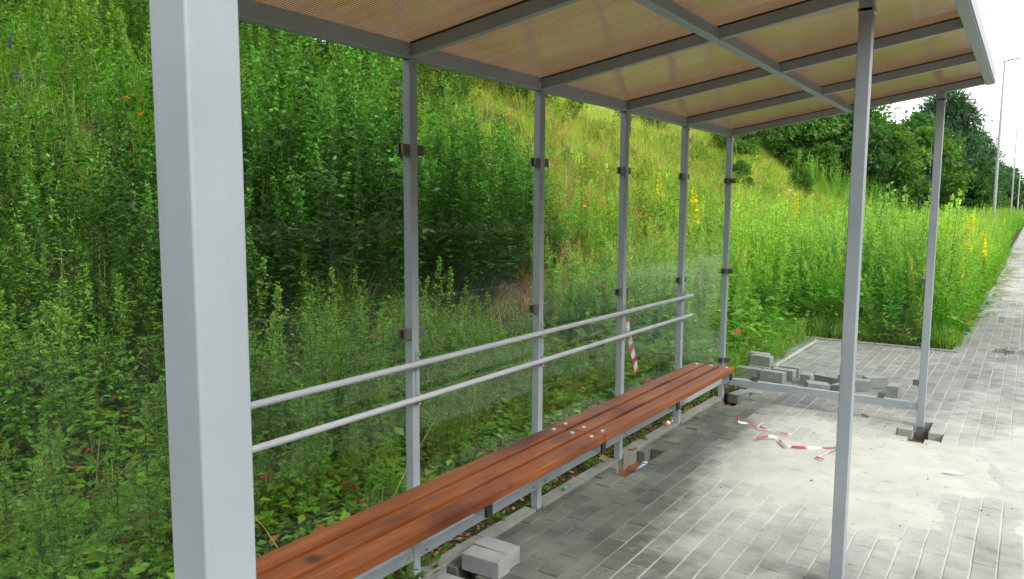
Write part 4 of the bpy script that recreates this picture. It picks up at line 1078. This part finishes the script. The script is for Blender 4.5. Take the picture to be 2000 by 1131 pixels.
p.leaves(np.stack([x, y, zz], 1), sph(rr.uniform(0, 6.28, n_), rr.uniform(0, .3, n_)), UP + rr.normal(0, .4, (n_, 3)), rr.uniform(.006, .022, n_), rr.uniform(.002, .006, n_), vary((.10, .085, .06), n_, rr, .4))
a = p.arrays(); o = link(bpy.data.objects.new('crumbs', np_mesh('crumbs', a[0], a[1], M_LEAF, a[2]))); tag(o, 'dark crumbs and twigs scattered over the sand', 'crumbs', None, 'stuff')
n_ = 900; p = PL(); x = 1.55+np.abs(rr.normal(0, .13, n_)); y = rr.uniform(13, 40, n_)
k = fbm(x*0, y*.9, 5) > .5; x, y = x[k], y[k]; n_ = len(x)
p.leaves(np.stack([x, y, np.full(n_, .02)], 1), sph(rr.uniform(-.5, .5, n_), rr.uniform(-.1, .6, n_)), UP + rr.normal(0, .4, (n_, 3)), rr.uniform(.05, .25, n_), .006, vary((.2, .22, .09), n_, rr, .3))
a = p.arrays(); o = link(bpy.data.objects.new('path_edge_grass', np_mesh('path_edge_grass', a[0], a[1], M_LEAF, a[2]))); tag(o, 'creeping grass stalks reaching over the path edge', 'grass', None, 'stuff')
for i, (x, y, s) in enumerate(((-.06, 1.95, .6), (-.05, 2.08, .7), (-.07, 1.85, .5), (-.08, 4.25, .5), (-.07, 4.45, .5), (-.09, 2.75, .4), (-.09, 3.75, .4), (.0, 1.98, .45))):
    A = lowweed(900+i, .13, 60, (.10, .21, .035), 0, .045)
    o = link(bpy.data.objects.new('kerb_sprig', np_mesh('kerb_sprig', A[0], A[1], M_LEAF, A[2]))); o.location = (x, y, -.02); o.scale = (s*1.6,)*3
    tag(o, 'small bright green sprig sprouting behind the kerb under the bench', 'weed', 'sprigs along the kerb')
# lamps along the path
def lamp_meshes():
    b = MB(); b.tube([(0,0,-.2),(0,0,.9),(0,0,.92),(0,0,7.9)], [.085,.085,.072,.038], 12); pole = b.build('pole', M_LAMP, None)
    b = MB(); b.tube([(-.12,0,7.87),(.05,0,7.9),(.2,0,7.935)], .03, 8); arm = b.build('arm', M_LAMP, None)
    b = MB(); b.hexa([(.1,-.11,7.915),(.55,-.09,7.965),(.55,.09,7.965),(.1,.11,7.915),(.12,-.08,7.955),(.53,-.07,7.995),(.53,.07,7.995),(.12,.08,7.955)]); head = b.build('lamp_head', M_LAMP, None, .01)
    return pole, arm, head
lm_ = lamp_meshes()
for i, (x, y, lab) in enumerate(((.76, 38.5, 'tall grey street lamp in the verge, the tallest and first beyond the shelter roof'), (.72, 71, 'second street lamp along the path, about half as tall as the first'), (.72, 101, 'third street lamp along the path, shorter than the second'), (.85, 130, 'fourth street lamp, smallest of those with a visible arm'), (.85, 162, 'last thin street lamp far down the path'))):
    t = thing('street_lamp', lab, 'street lamp', (x, y, -.03), 'street lamps along the path')
    for o in lm_:
        c = o if i == 0 else link(o.copy()); c.parent = t
# ------------------------------------------------------------------ light, camera
w = bpy.data.worlds.new('World'); scene.world = w; w.use_nodes = True
nt = w.node_tree; nt.nodes.clear()
SUN_EL, SUN_AZ = radians(42), radians(104)      # azimuth from +y towards +x
sk = nt.nodes.new('ShaderNodeTexSky'); sk.sky_type = 'NISHITA'; sk.sun_disc = False
sk.sun_elevation = SUN_EL; sk.sun_rotation = SUN_AZ; sk.dust_density = 1.5; sk.air_density = 1.0; sk.ozone_density = 1
hs = nt.nodes.new('ShaderNodeHueSaturation'); hs.inputs['Saturation'].default_value = .14; hs.inputs['Value'].default_value = 1.5
bg = nt.nodes.new('ShaderNodeBackground'); bg.inputs[1].default_value = .15
ow = nt.nodes.new('ShaderNodeOutputWorld')
nt.links.new(sk.outputs[0], hs.inputs['Color']); nt.links.new(hs.outputs[0], bg.inputs[0]); nt.links.new(bg.outputs[0], ow.inputs[0])
ld = bpy.data.lights.new('sun', 'SUN'); ld.energy = .7; ld.angle = radians(22); ld.color = (1, .965, .91)
lo = link(bpy.data.objects.new('sun', ld)); lo.location = (20, 10, 30)
dv = Vector((sin(SUN_AZ)*cos(SUN_EL), cos(SUN_AZ)*cos(SUN_EL), sin(SUN_EL)))
lo.rotation_euler = dv.to_track_quat('Z', 'Y').to_euler()

cd = bpy.data.cameras.new('camera'); cam = link(bpy.data.objects.new('camera', cd))
yaw, pit, rol = .596943, .107430, .005413
fw = Vector((-sin(yaw)*cos(pit), cos(yaw)*cos(pit), -sin(pit))); rt = Vector((cos(yaw), sin(yaw), 0)); up = rt.cross(fw)
r2 = rt*cos(rol) + up*sin(rol); u2 = up*cos(rol) - rt*sin(rol)
cam.matrix_world = Matrix(((r2.x,u2.x,-fw.x,2.1432),(r2.y,u2.y,-fw.y,-.40045),(r2.z,u2.z,-fw.z,1.6333),(0,0,0,1)))
cd.sensor_width = 36; cd.sensor_fit = 'HORIZONTAL'; cd.lens = 36*1487.22/2000
cd.clip_start = .05; cd.clip_end = 3000
scene.camera = cam
vs = scene.view_settings
scene.display_settings.display_device = 'sRGB'
vs.view_transform = 'Standard'; vs.look = 'None'; vs.gamma = 1; vs.use_curve_mapping = False
vs.exposure = 1.12
cy = scene.cycles
cy.use_denoising = True
try: cy.denoiser = 'OPENIMAGEDENOISE'
except Exception: pass
cy.max_bounces = 8; cy.diffuse_bounces = 4; cy.glossy_bounces = 4; cy.transmission_bounces = 6; cy.transparent_max_bounces = 24
cy.caustics_reflective = False; cy.caustics_refractive = False; cy.sample_clamp_indirect = 6
